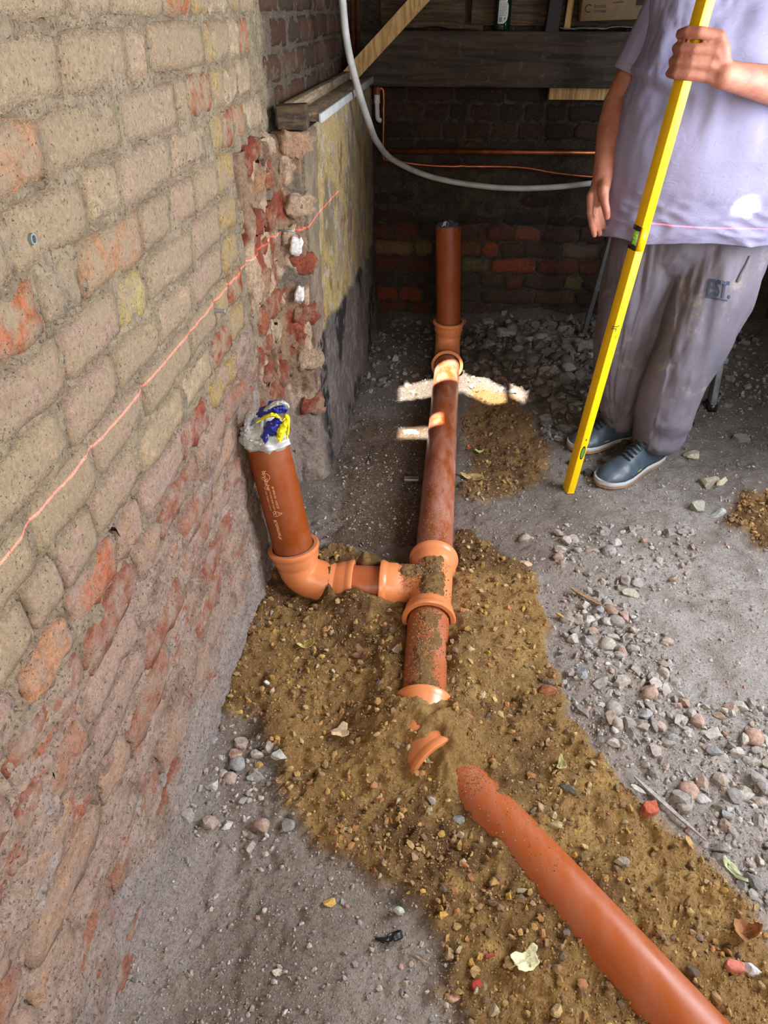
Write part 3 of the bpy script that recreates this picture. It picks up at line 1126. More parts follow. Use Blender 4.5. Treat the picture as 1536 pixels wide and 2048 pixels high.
def plinth():
    pl = np.array(PLAN)
    seg = np.hypot(*np.diff(pl, axis=0).T)
    s = np.concatenate([[0], np.cumsum(seg)])
    su = np.concatenate([np.arange(.0, .60, .006), np.arange(.60, s[-1], .012)])
    X, Y = np.interp(su, s, pl[:, 0]), np.interp(su, s, pl[:, 1])
    tx, ty = np.gradient(X, su), np.gradient(Y, su)
    L = np.hypot(tx, ty)
    nx, ny = ty / L, -tx / L
    k = np.ones(9) / 9
    nx, ny = np.convolve(np.pad(nx, 4, 'edge'), k, 'valid'), np.convolve(np.pad(ny, 4, 'edge'), k, 'valid')
    zs = np.arange(-.1, 1.106, .0075)
    S, Z = np.meshgrid(su, zs, indexing='ij')
    rough = sstep(.66, .40, S)
    d = .003 * fbm(S, Z, 0, .03, 4, 81) + .004 * fbm(S, Z, 0, .2, 3, 82)
    d = d + rough * (.020 * fbm(S, Z * .7, 0, .05, 4, 83) + .006 * fbm(S, Z, 0, .012, 2, 84))
    zl = .50 - .09 * sstep(.6, 1.9, S) + .03 * fbm(S, Z * 0, 0, .1, 3, 85)
    lowm = sstep(zl + .01, zl - .01, Z)
    d = d + lowm * .006 + .014 * sstep(.25, .0, Z)
    X2 = X[:, None] + nx[:, None] * d
    Y2 = Y[:, None] + ny[:, None] * d
    X2 = X2 + .012 * sstep(.6, 0, Z) * sstep(.3, .6, S)
    n1, n2, n3 = fbm(S, Z * .4, 0, .05, 5, 86), fbm(S, Z, 0, .18, 4, 87), fbm(S, Z, 0, .02, 4, 88)
    cc = lambda *c: np.array(lin(*c))
    kk = lambda a: np.clip(a, 0, 1)[..., None]
    C = np.zeros(S.shape + (3,)) + cc(200, 174, 118)
    C = C + (cc(168, 156, 138) - C) * kk(sstep(.06, .34, n1))
    C = C + (cc(192, 168, 106) - C) * kk(sstep(.05, .35, n2) * .7)
    C = C + (cc(146, 124, 88) - C) * kk(sstep(.1, .4, -n1) * .6)
    C = C + (cc(150, 96, 72) - C) * kk(sstep(.40, .50, fbm(S * 1.0, Z * .8, 0, .06, 4, 89)) * .8)
    C = C + (cc(120, 108, 96) - C) * kk(sstep(.18, .42, fbm(S, Z * .7, 0, .10, 5, 189)) * .6)
    C = C + (cc(206, 196, 176) - C) * kk(sstep(.22, .40, fbm(S, Z * .7, 0, .035, 4, 190)) * .6)
    C = C + (cc(120, 112, 104) - C) * kk(sstep(1.0, 1.7, S) * .6 * (.6 + n2))
    lc = np.zeros(S.shape + (3,)) + cc(104, 94, 88)
    lc = lc + (cc(40, 38, 38) - lc) * kk(sstep(-.15, .15, fbm(S, Z, 0, .16, 4, 90) + .35 * sstep(.75, .5, S) - .2))
    lc = lc + (cc(150, 140, 136) - lc) * kk(sstep(.12, .4, n3) * .5 + sstep(.2, .45, n1) * .4)
    C = C + (lc - C) * lowm[..., None]
    rc = np.zeros(S.shape + (3,)) + cc(150, 122, 100)
    rc = rc + (cc(146, 76, 54) - rc) * kk(sstep(.10, .28, fbm(S, Z * .6, 0, .05, 4, 91)))
    rc = rc + (cc(196, 168, 140) - rc) * kk(sstep(.1, .3, fbm(S, Z * .6, 0, .045, 4, 92)))
    rc = rc + (cc(120, 108, 96) - rc) * kk(sstep(.15, .35, fbm(S, Z, 0, .08, 4, 93)))
    rc = rc + (cc(150, 138, 130) - rc) * kk(sstep(.42, .2, Z) * .8)
    C = C + (rc - C) * kk(sstep(.50, .40, S + .03 * n1))
    me = mesh_np('plinth', np.stack([X2, Y2, np.broadcast_to(Z, X2.shape)], -1).reshape(-1, 3), grid_faces(len(su), len(zs)), True, C.reshape(-1, 3))
    t = NT('plinth_render')
    p = t.pos()
    c = t.attr()
    n = t.noise(p, 110, 6, .75)
    c = t.mix(t.ramp(n, .35, .7), c, t.mix(.6, c, lin(140, 120, 104), 'MULTIPLY'))
    pit = t.ramp(t.noise(p, 230, 3, .6), .60, .70)
    c = t.mix(t.math('MULTIPLY', pit, .4), c, lin(58, 50, 44))
    mat = t.out(c, .93, t.bump(t.math('ADD', n, t.noise(p, 40, 5, .6)), .85, .012))
    o = obj('plinth', me, mat, wall_left)
    core = MB().box((-.452, 2.96, .5), (.09, 1.66, 1.2))
    core.build('plinth_core', M['mortar'], o, smooth=False)
    rng = np.random.RandomState(21)
    # broken bricks showing in the hacked end
    z = 1.075
    row = 0
    while z > .10:
        h = rng.uniform(.055, .07)
        for s0, w in (((-.0, .07), (.11, .10), (.215, .075), (.285, .055)) if row % 2 else ((.03, .10), (.15, .075), (.225, .06), (.30, .085))):
            if z < .45 and rng.rand() < .45:
                continue
            ss = s0 + w / 2 + .05
            x, y = np.interp(ss, s, pl[:, 0]), np.interp(ss, s, pl[:, 1])
            a = math.atan2(np.interp(ss + .01, s, pl[:, 1]) - np.interp(ss - .01, s, pl[:, 1]), np.interp(ss + .01, s, pl[:, 0]) - np.interp(ss - .01, s, pl[:, 0]))
            colr = [lin(150, 74, 52), lin(160, 92, 64), lin(190, 150, 120), lin(144, 70, 50), lin(124, 92, 72), lin(194, 168, 138), lin(176, 132, 92)][rng.randint(7)]
            out = rng.uniform(.001, .014)
            nxx, nyy = math.sin(a), -math.cos(a)
            put_brick(o, w, h, (x + nxx * out, y + nyy * out, z), a, colr, M['brick_raw'], rng, depth=.03, tilt=rng.uniform(-.14, .14),
                      tip=rng.uniform(-.16, .16), wob=.0075, rnd=.014, relief_=.009, nx=8, nz=6)
        z -= rng.uniform(.07, .084)
        row += 1
    # two lumps of white plaster left on the broken end
    for (px, py, w, h) in ((592, 495, .034, .05), (598, 592, .028, .045), (552, 670, .014, .03)):
        q = on_y(px, py, 2.078)
        pb = put_brick(o, w, h, q, .15, lin(226, 224, 222), M['stone'], rng, depth=.02, wob=.0025, rnd=.008, relief_=.002, tilt=.2)
        pb.name = 'plaster_patch'
    return o


plinth_o = plinth()

# back wall
YB = 3.75


def back_wall():
    xs = np.arange(-.52, 1.72, .012)
    zs = np.concatenate([np.arange(-.1, 1.1, .012), np.arange(1.1, 2.56, .05)])
    X, Z = np.meshgrid(xs, zs, indexing='ij')
    y = YB + .006 - .004 * fbm(X, Z, 0, .05, 4, 101) - .012 * sstep(.50, .56, Z) * sstep(.86, .80, Z) * (1 + fbm(X, Z, 0, .1, 3, 102))
    y = y - .02 * sstep(.08, 0, Z)
    F = grid_faces(len(xs), len(zs))[:, ::-1]
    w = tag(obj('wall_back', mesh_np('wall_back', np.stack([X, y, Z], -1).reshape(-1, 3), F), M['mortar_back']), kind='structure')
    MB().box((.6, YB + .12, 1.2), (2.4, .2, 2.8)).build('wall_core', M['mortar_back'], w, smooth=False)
    rng = np.random.RandomState(33)
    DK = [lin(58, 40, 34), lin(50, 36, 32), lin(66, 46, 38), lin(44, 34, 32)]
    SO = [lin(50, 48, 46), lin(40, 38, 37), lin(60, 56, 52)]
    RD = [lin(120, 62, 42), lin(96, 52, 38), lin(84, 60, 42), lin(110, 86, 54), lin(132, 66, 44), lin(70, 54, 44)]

    def row(z0, z1, joints, pal, spec={}):
        for i, (a, b) in enumerate(zip(joints, joints[1:])):
            c = spec.get(i, pal[rng.randint(len(pal))])
            put_brick(w, (b - a) - .014, (z1 - z0) - .012, ((a + b) / 2, YB - .002 - rng.uniform(0, .004), (z0 + z1) / 2), 0, c,
                      M['brick_back'], rng, wob=.005, rnd=.012)

    jx = lambda L, z: [on_y(680 + q / 2.56, 0, YB).x if False else (680 + q / 2.56 - 768) * 1.0 for q in L]

    def xs_at(L, py, off=680, s=2.56):
        return [on_y(off + q / s, py, YB).x for q in L]
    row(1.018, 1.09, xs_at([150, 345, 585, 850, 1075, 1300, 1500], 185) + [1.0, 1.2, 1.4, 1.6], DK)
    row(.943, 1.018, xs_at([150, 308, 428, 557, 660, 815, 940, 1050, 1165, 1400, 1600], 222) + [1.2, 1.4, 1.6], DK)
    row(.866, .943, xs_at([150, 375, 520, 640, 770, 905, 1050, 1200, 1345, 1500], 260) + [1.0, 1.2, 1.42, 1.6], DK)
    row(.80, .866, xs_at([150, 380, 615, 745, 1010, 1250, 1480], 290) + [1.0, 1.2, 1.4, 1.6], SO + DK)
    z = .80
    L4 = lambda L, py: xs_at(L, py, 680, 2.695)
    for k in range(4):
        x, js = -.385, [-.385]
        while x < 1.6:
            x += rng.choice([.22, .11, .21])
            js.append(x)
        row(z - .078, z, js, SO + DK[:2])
        z -= .0785
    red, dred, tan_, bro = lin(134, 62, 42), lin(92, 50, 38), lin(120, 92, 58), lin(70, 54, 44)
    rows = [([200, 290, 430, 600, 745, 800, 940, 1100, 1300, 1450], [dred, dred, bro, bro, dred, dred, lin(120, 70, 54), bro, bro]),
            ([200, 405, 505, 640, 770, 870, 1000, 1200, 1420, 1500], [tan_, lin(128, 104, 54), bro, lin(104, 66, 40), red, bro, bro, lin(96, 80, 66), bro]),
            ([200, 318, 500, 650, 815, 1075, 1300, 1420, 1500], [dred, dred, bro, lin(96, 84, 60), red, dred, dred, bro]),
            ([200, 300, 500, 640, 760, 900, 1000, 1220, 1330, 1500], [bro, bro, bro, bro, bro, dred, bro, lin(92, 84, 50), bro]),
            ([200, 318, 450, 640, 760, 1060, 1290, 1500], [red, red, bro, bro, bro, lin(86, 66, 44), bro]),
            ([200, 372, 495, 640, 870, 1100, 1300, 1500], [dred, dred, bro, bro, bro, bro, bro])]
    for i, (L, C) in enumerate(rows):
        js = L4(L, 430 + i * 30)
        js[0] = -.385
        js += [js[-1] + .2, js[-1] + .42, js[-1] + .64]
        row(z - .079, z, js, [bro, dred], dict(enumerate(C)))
        z -= .0795
    return w


wall_back = back_wall()


def slab(name, x0, x1, y0, y1, z0, z1, holes_uv, axis, mat):
    """a wall or ceiling slab with openings; uv = the two in-plane axes"""
    if axis == 'x':
        A = lambda u, v, w_: (w_, u, v)
        U, V_, W = (y0, y1), (z0, z1), (x0, x1)
    elif axis == 'y':
        A = lambda u, v, w_: (u, w_, v)
        U, V_, W = (x0, x1), (z0, z1), (y0, y1)
    else:
        A = lambda u, v, w_: (u, v, w_)
        U, V_, W = (x0, x1), (y0, y1), (z0, z1)
    outer = [(U[0], V_[0]), (U[1], V_[0]), (U[1], V_[1]), (U[0], V_[1])]
    loops = [outer] + holes_uv
    flat = [Vector((a, b, 0)) for L in loops for a, b in L]
    tris = tessellate_polygon([[Vector((a, b, 0)) for a, b in L] for L in loops])
    mb = MB()
    n = len(flat)
    Vs = [A(p.x, p.y, W[0]) for p in flat] + [A(p.x, p.y, W[1]) for p in flat]
    F = [tuple(t) for t in tris] + [tuple(i + n for i in reversed(t)) for t in tris]
    o = 0
    for L in loops:
        m = len(L)
        for i in range(m):
            a, b = o + i, o + (i + 1) % m
            F.append((a, b, b + n, a + n))
        o += m
    mb.add(Vs, F)
    return tag(mb.build(name, mat, smooth=False), kind='structure')


rectl = lambda a, b, c, d: [(a, c), (b, c), (b, d), (a, d)]
dark_br = m_mortar('dark_brickwork', lin(78, 62, 50), lin(48, 40, 34))
slab('wall_right', 1.66, 1.80, -1.6, 3.9, -.15, 2.55, [rectl(.12, 1.72, .02, 2.12)], 'x', dark_br)  # unseen wall, its opening added for the right-hand area lamp
slab('wall_front', -.6, 1.8, -1.60, -1.45, -.15, 2.55, [rectl(-.22, 1.32, 1.18, 2.32)], 'y', dark_br)  # unseen wall, its opening added for the area lamp behind the camera


def up_to_ceiling(P, zc=2.46):
    t = (zc - P[2]) / -SUN_DIR.z
    return (P[0] - SUN_DIR.x * t, P[1] - SUN_DIR.y * t)


def gap(pts):
    return [up_to_ceiling(p) for p in pts]


# holes in the unseen roof slab, shaped so the sun lands as these patches
stripe = [on_z(798, 806, .0), on_z(925, 786, .0), on_z(985, 806, .01), on_z(1012, 802, .01), on_z(1008, 776, .02), on_z(925, 740, .02), on_z(798, 776, .0)]
stripe_b = [on_z(1022, 790, .02), on_z(1048, 803, .02), on_z(1054, 785, .02), on_z(1024, 766, .02)]
stripe2 = [on_z(795, 880, .0), on_z(885, 880, .0), on_z(885, 856, .0), on_z(800, 858, .0)]
shirt_spot = [(.80, 2.20, .915), (.85, 2.20, .91), (.885, 2.20, .95), (.84, 2.20, .97), (.80, 2.20, .95)]
M['boards'] = m_wood('roof_boards', lin(60, 48, 38), lin(40, 32, 26), (1, 12, 12))
slab('ceiling', -.62, 1.82, -1.62, 3.92, 2.46, 2.475, [gap(stripe), gap(stripe_b), gap(stripe2), gap(shirt_spot)], 'z', M['boards'])

# ------------------------------------------------------------------ drain pipes and fittings
PR, PW = .055, .0036


def bez(a, b, c, d, n):
    a, b, c, d = map(Vector, (a, b, c, d))
    return [a * (1 - t) ** 3 + b * 3 * t * (1 - t) ** 2 + c * 3 * t * t * (1 - t) + d * t ** 3 for t in [i / (n - 1) for i in range(n)]]


def lerp_line(a, b, n):
    a, b = Vector(a), Vector(b)
    return [a + (b - a) * (i / (n - 1)) for i in range(n)]


def socket(mb, p, axis, length=.055, seg=48):
    """flared push-fit mouth ending at p, opening along axis; returns the inner start point"""
    a = Vector(axis).normalized()
    p = Vector(p)
    prof = [(-length - .012, .0575, .054), (-length, .0600, .0565), (-length + .010, .0655, .0572), (-.022, .0655, .0572), (-.018, .0672, .0572),
            (-.013, .0700, .0572), (-.006, .0722, .0572), (-.001, .0716, .0575), (.001, .0690, .0590)]
    mb.hollow([p + a * t for t, _, _ in prof], [r for _, r, _ in prof], [i for _, _, i in prof], seg)
    return p - a * (length + .012)


def seal(parent, p, axis):
    a = Vector(axis).normalized()
    p = Vector(p)
    mb = MB()
    mb.hollow([p + a * t for t in (-.004, -.001, .0015)], [.0590, .0592, .0588], [.0558, .0556, .0558], 48)
    o = mb.build('rubber_seal', M['rubber'], None, origin=parent.location)
    o.location = (0, 0, 0)
    o.parent = parent
    return o


def part(mb, name, mat, parent, auto=35):
    o = mb.build(name, mat, None, origin=parent.location, auto=auto)
    o.location = (0, 0, 0)
    o.parent = parent
    return o


# long pipe on the floor
A_, B_ = Vector((.0225, 3.035, .056)), Vector((.0035, 1.585, .055))
long_pipe = empty('drain_pipe', (.012, 2.2, 0), 'long dusty orange drain pipe lying on the floor between the two tee fittings', 'pipe')
mb = MB()
mb.hollow(lerp_line(A_, B_, 30), PR, PR - PW, 56)
part(mb, 'pipe_wall', M['pipe'], long_pipe)


def top_of(A, B, r):
    ax = (B - A).normalized()
    side = ax.cross(Vector((0, 0, 1))).normalized()

    def f(rng, t0=0, t1=1, spread=.6):
        t = rng.uniform(t0, t1)
        a = rng.normal(0, spread)
        if abs(a) > 1.3:
            return None
        return A + (B - A) * t + side * (math.sin(a) * r) + side.cross(ax) * (math.cos(a) * r)
    return f


f0 = top_of(A_, B_, PR)
grains_on(long_pipe, 'sand_grains', None, 900, 1, lambda g: f0(g, .45 + .5 * g.beta(2, 1), .99, .5), rmax=.0018)

def sand_cap(parent, A, B, r, u0, u1, half, hmax, seed, thr=.0):
    """a crust of sand lying on top of a pipe from fraction u0 to u1 of AB"""
    A, B = Vector(A), Vector(B)
    ax = (B - A).normalized()
    L = (B - A).length
    side = ax.cross(Vector((0, 0, 1))).normalized()
    upd = side.cross(ax)
    us = np.arange(u0 * L, u1 * L, .0030)
    ws = np.arange(-half * 1.15, half * 1.15, .0030)
    U, W = np.meshgrid(us, ws, indexing='ij')
    m = 1 - (np.abs(U - (u0 + u1) / 2 * L) / ((u1 - u0) / 2 * L)) ** 6 - (np.abs(W) / half) ** 2
    h = hmax * (m * 1.0 + 1.5 * fbm(U + seed, W, 0, .035, 4, seed) + .6 * fbm(U, W, 0, .007, 2, seed + 1) - thr)
    a = W / r
    rr = r + np.clip(h, -.0015, .02)
    Pn = np.array(A)[None, None] + np.array(ax) * U[..., None] + np.array(side) * (np.sin(a) * rr)[..., None] + np.array(upd) * (np.cos(a) * rr)[..., None]
    F = grid_faces(len(us), len(ws))
    hf = h.reshape(-1)
    F = F[(hf[F] > 0).any(1)]
    C = np.tile(np.array(lin(172, 132, 82)), (U.size, 1)) * (1 + .25 * fbm(U, W, 0, .02, 3, 5).reshape(-1, 1))
    o = obj('sand_crust', mesh_np('sand_crust', Pn.reshape(-1, 3) - np.array(parent.location)[None], F, True, C), M['ground'], parent)
    o['kind'] = 'stuff'


# back tee (upright pipe drops into it)
bt = empty('tee_fitting', (.021, 3.14, 0), 'orange bend fitting at the foot of the far upright pipe', 'pipe fitting')
mb = MB()
up0 = Vector((.021, 3.165, .205))
e = socket(mb, up0, (0, 0, 1), .05)
fr0 = Vector((.0228, 3.005, .056))
g0 = socket(mb, fr0, (0, -1, 0), .045)
mb.tube(bez(e + Vector((0, 0, .004)), e - Vector((0, 0, .05)), g0 + Vector((0, .06, 0)), g0 - Vector((0, .004, 0)), 14), .0575, 48)
mb.tube([(.021, 3.165, .13), (.021, 3.165, .05), (.021, 3.165, .0)], .0572, 48)
part(mb, 'fitting_body', M['fitting'], bt)
seal(bt, up0, (0, 0, 1))
seal(bt, fr0, (0, -1, 0))

# far upright pipe
fu = empty('drain_pipe', (.02, 3.165, .17), 'upright orange pipe near the back wall with dark film stuffed in its top', 'pipe')
utop = Vector((-.003, 3.19, on_y(895, 457, 3.14).z))
mb = MB()
mb.hollow(lerp_line((.021, 3.165, .165), utop, 12), PR, PR - PW, 56)
part(mb, 'pipe_wall', M['pipe_clean'], fu)

# front tee
ft = empty('tee_fitting', (.0, 1.5, 0), 'orange tee fitting sprinkled with sand where three pipes meet', 'pipe fitting')
mb = MB()
far = Vector((.0045, 1.625, .056))
near = Vector((-.001, 1.372, .050))
br = Vector((-.142, 1.503, .050))
s1 = socket(mb, far, (0.013, 1, 0.0), .05)
s2 = socket(mb, near, (0, -1, -.03), .045)
s3 = socket(mb, br, (-1, 0, 0), .055)
mb.tube([s1 + Vector((0, .004, 0)), Vector((.002, 1.5, .054)), s2 - Vector((0, .004, 0))], .0575, 48)
mb.tube(bez(s3 + Vector((-.004, 0, 0)), Vector((-.03, 1.503, .051)), Vector((-.01, 1.49, .052)), Vector((0, 1.45, .052)), 12), .0573, 48)
mb.tube(bez(s3 + Vector((-.004, 0, 0)), Vector((-.04, 1.503, .051)), Vector((-.01, 1.50, .052)), Vector((0.01, 1.50, .052)), 8), .0570, 48)
part(mb, 'fitting_body', M['fitting'], ft)
seal(ft, far, (0.013, 1, 0))
f1 = top_of(Vector((.004, 1.60, .056)), Vector((0, 1.39, .052)), .0582)
sand_cap(ft, (.004, 1.60, .056), (0, 1.39, .052), .0590, .10, .98, .034, .0075, 7, .25)
sand_cap(ft, (-.10, 1.503, .053), (.01, 1.503, .053), .0592, .15, 1.0, .030, .006, 9, .55)
grains_on(ft, 'sand_grains', None, 1600, 2, lambda g: f1(g, 0, 1, .33) if g.rand() < .7 else (lambda q: q and q + Vector((0, 0, .008 * g.rand())))(f1(g, .3, .85, .25)))
f1b = top_of(Vector((-.12, 1.503, .053)), Vector((0, 1.503, .053)), .0600)
grains_on(ft, 'sand_grains', None, 700, 22, lambda g: f1b(g, .35, 1, .6) if g.rand() < .8 else f1b(g, 0, 1, .7))

# branch piece of pipe, mostly under the sand
bp = empty('drain_pipe', (-.18, 1.502, 0), 'short orange pipe stub showing through sand between elbow and tee', 'pipe')
mb = MB()
mb.hollow(lerp_line((-.265, 1.500, .047), (-.115, 1.503, .050), 6), PR, PR - PW, 48)
part(mb, 'pipe_wall', M['pipe_near'], bp)

# elbow under the near upright
el = empty('elbow_fitting', (-.36, 1.51, 0), 'orange elbow fitting at the wall below the near upright pipe', 'pipe fitting')
mb = MB()
RP = Vector((-.3845, 1.515, .165))
R_TOP = Vector(on_y(534, 886, 1.548))
rax = (R_TOP - RP).normalized()
t1 = socket(mb, RP, rax, .045)
rim1 = Vector((-.218, 1.500, .047))
t2 = socket(mb, rim1, (1, 0, 0), .042)
mb.tube(bez(t1 + rax * .004, t1 - rax * .055, t2 + Vector((-.055, .002, .012)), t2 + Vector((.004, 0, 0)), 16), .0577, 48)
part(mb, 'fitting_body', M['fitting'], el)
seal(el, RP, rax)

# near upright pipe
nu = empty('drain_pipe', RP, 'upright orange pipe by the left wall with printed lettering and plastic bag on top', 'pipe')
mb = MB()
mb.hollow(lerp_line(RP - rax * .04, R_TOP, 12), PR, PR - PW, 64)
part(mb, 'pipe_wall', M['pipe_clean'], nu)

M['print'] = m_simple('pale_print', lin(240, 190, 140), .6)


def pipe_print(parent, A, B, r, s0, ang0, body, size, flip=1, ring=None):
    """printing that runs along a pipe from A to B; x of the text runs down the pipe"""
    ax = (B - A).normalized()
    ref = Vector((0, -1, 0))
    N = (ref - ax * ref.dot(ax)).normalized()
    S = ax.cross(N)

    def fn(x, y, z):
        a = ang0 + y / r
        return A + ax * (s0 + x) + N * (math.cos(a) * (r + .0005)) + S * (math.sin(a) * (r + .0005)) - Vector(parent.location)
    return fn, text_mesh(body, size, fn)


ptop, pbot = R_TOP, RP
L_ = (pbot - ptop).length
parts_ = []
for s0, ang, body, size in ((.052, .10, 'polypipe', .0165), (.098, .26, 'EN 1401 SDR41 110mm', .0070), (.098, .06, 'PVC-U SN4 drain 110 x 3.2', .0070),
                            (.098, -.13, 'BS 4660 UD  15 03 22', .0070), (.196, .12, 'Kitemark', .0160)):
    fn, me = pipe_print(nu, ptop, pbot, PR, s0, ang, body, size)
    parts_.append(me)
mb = MB()
fn, _ = pipe_print(nu, ptop, pbot, PR, .070, .14, '.', .01)
for k in range(32):                       # ring round the first word
    a0, a1 = 2 * math.pi * k / 32, 2 * math.pi * (k + 1) / 32
    if 0.25 < (a0 / (2 * math.pi)) < .32:
        continue
    q = [fn(math.cos(a) * rr * .9, math.sin(a) * rr, 0) for a, rr in ((a0, .0125), (a1, .0125), (a1, .0115), (a0, .0115))]
    mb.add(q, [(0, 1, 2, 3)])
fn, _ = pipe_print(nu, ptop, pbot, PR, .178, .08, '.', .01)
hp = [(0, -.017), (.006, -.004), (.008, .004), (.005, .008), (0, .006), (-.005, .008), (-.008, .004), (-.006, -.004), (0, -.017)]
for (a, b) in list(zip(hp, hp[1:])) + [((-.006, 0), (.006, 0)), ((0, -.01), (0, .006))]:
    d = Vector((b[0] - a[0], b[1] - a[1], 0)).normalized()
    n = Vector((-d.y, d.x, 0)) * .0005
    mb.add([fn(a[0] + n.x, a[1] + n.y, 0), fn(b[0] + n.x, b[1] + n.y, 0), fn(b[0] - n.x, b[1] - n.y, 0), fn(a[0] - n.x, a[1] - n.y, 0)], [(0, 1, 2, 3)])
for me in parts_:
    mb.add([v.co for v in me.vertices], [tuple(p.vertices) for p in me.polygons])
po = obj('printed_lettering', mb.mesh('print', False), M['print'], nu)

# front pipe after the tee, bend and the pipe running to the lower right
np1 = empty('drain_pipe', (0, 1.24, 0), 'half-buried orange pipe in front of the tee, sand along its top', 'pipe')
mb = MB()
PA, PB = Vector((-.001, 1.415, .048)), Vector((-.004, 1.085, .026))
mb.hollow(lerp_line(PA, PB, 8), PR, PR - PW, 48)
part(mb, 'pipe_wall', M['pipe_near'], np1)
f2 = top_of(PA, PB, PR)
sand_cap(np1, PA, PB, PR, .15, .98, .036, .006, 17, .45)
grains_on(np1, 'sand_grains', None, 1700, 3, lambda g: f2(g, .12, .95, .40))
bd = empty('bend_fitting', (.01, 1.03, 0), 'orange bend fitting almost buried in the sand between two pipes', 'pipe fitting')
mb = MB()
q1 = Vector((-.004, 1.118, .027))
q2 = Vector((.036, .968, .012))
dirn = Vector((.62, -.78, -.05)).normalized()
u1 = socket(mb, q1, (0, 1, .06), .04)
u2 = socket(mb, q2, dirn, .04)
mb.tube(bez(u1 + Vector((0, .004, 0)), u1 - Vector((0, .03, 0)), u2 - dirn * .02, u2 + dirn * .004, 10), .0577, 48)
part(mb, 'fitting_body', M['fitting'], bd)
fp = empty('drain_pipe', (.3, .7, 0), 'thick orange pipe half sunk in sand running to the lower right corner', 'pipe')
F0, F1 = Vector(on_z(925, 1530, .052)), Vector(on_z(1385, 2020, .057))
F0.z, F1.z = -.002, .0025
ax = (F1 - F0).normalized()
mb = MB()
mb.hollow(lerp_line(F0 - ax * .05, F0 + ax * 1.15, 16), PR, PR - PW, 64)
part(mb, 'pipe_wall', M['pipe_near'], fp)
f3 = top_of(F0, F1, PR)
grains_on(fp, 'sand_grains', None, 500, 4, lambda g: f3(g, 0, .12, .45) if g.rand() < .55 else f3(g, 0, .5, .75), rmax=.0018)


# crumpled plastic bags in the pipe tops: folded sheets
def crumple(c, r, h, seed, squash=(1, 1), fold=1.0):
    n, m = 46, 40
    V = []
    U = np.linspace(0, 2 * math.pi, n, endpoint=False)
    W = np.linspace(0, 1, m)
    A, T = np.meshgrid(U, W, indexing='ij')
    rad = r * np.where(T < .3, .96, 1) * (1 - T ** 3) ** .5
    z = -.02 + h * T
    cx, sx = np.cos(A), np.sin(A)
    rid = 1 - np.abs(vnoise(cx * 1.9, sx * 1.9, T * 2.6, seed)) * 2.0
    rid2 = 1 - np.abs(vnoise(cx * 4.2, sx * 4.2, T * 5.5, seed + 3)) * 2.0
    d = (rid * .34 + rid2 * .15) * fold * np.clip(T * 3.2, 0, 1)
    X = cx * rad * (1 + d) * squash[0]
    Y = sx * rad * (1 + d) * squash[1]
    Z = z + r * .45 * (rid * .6 + rid2 * .35) * np.clip(T * 2, 0, 1)
    P = np.stack([X, Y, Z], -1).reshape(-1, 3) + np.array(c)
    F = []
    for i in range(n):
        for j in range(m - 1):
            a = i * m + j
            b = ((i + 1) % n) * m + j
            F.append((a, b, b + 1, a + 1))
    return P, np.array(F)


def film(name, base, rough=.22):
    return m_simple(name, base, rough, spec=.6, bump=.35, bscale=60)


M['film_w'] = film('grey_film', lin(178, 180, 178), .3)
M['film_b'] = film('blue_film', lin(24, 34, 128))
M['film_y'] = film('yellow_film', lin(238, 226, 30))
M['film_k'] = film('dark_film', lin(70, 76, 88))


def sheet(path, width, mat, name, parent, seed, origin):
    """a folded strip of film following a path"""
    pts = [Vector(p) for p in path]
    rng = np.random.RandomState(seed)
    n = 26
    dense = []
    for i in range(n):
        t = i / (n - 1) * (len(pts) - 1)
        k = min(int(t), len(pts) - 2)
        f = t - k
        p0, p1, p2, p3 = pts[max(k - 1, 0)], pts[k], pts[k + 1], pts[min(k + 2, len(pts) - 1)]
        dense.append(.5 * ((2 * p1) + (p2 - p0) * f + (2 * p0 - 5 * p1 + 4 * p2 - p3) * f * f + (3 * p1 - p0 - 3 * p2 + p3) * f ** 3))
    V, m = [], 9
    for i, p in enumerate(dense):
        T = (dense[min(i + 1, n - 1)] - dense[max(i - 1, 0)]).normalized()
        view = (Vector((0, 0, CAM_H)) - p).normalized()
        S = T.cross(view).normalized()
        view = S.cross(T).normalized()
        w = width * (.75 + .35 * math.sin(math.pi * i / (n - 1)) + .25 * float(vnoise(i * .35, seed, 0, seed)))
        for j in range(m):
            v = (j / (m - 1) - .5) * 2
            V.append(p + S * (v * w) + view * (.006 * float(vnoise(i * .55, v * 2.5, seed, seed + 1)) + .004 * float(vnoise(i * 1.3, v * 5, seed, seed + 5)) - .012 * v * v))
    V = [v - Vector(origin) for v in V]
    me = bpy.data.meshes.new(name)
    me.from_pydata(V, [], [(i * m + j, i * m + j + 1, (i + 1) * m + j + 1, (i + 1) * m + j) for i in range(n - 1) for j in range(m - 1)])
    me.polygons.foreach_set('use_smooth', [True] * len(me.polygons))
    o = obj(name, me, mat, parent)
    s = o.modifiers.new('s', 'SOLIDIFY')
    s.thickness = .0006
    return o


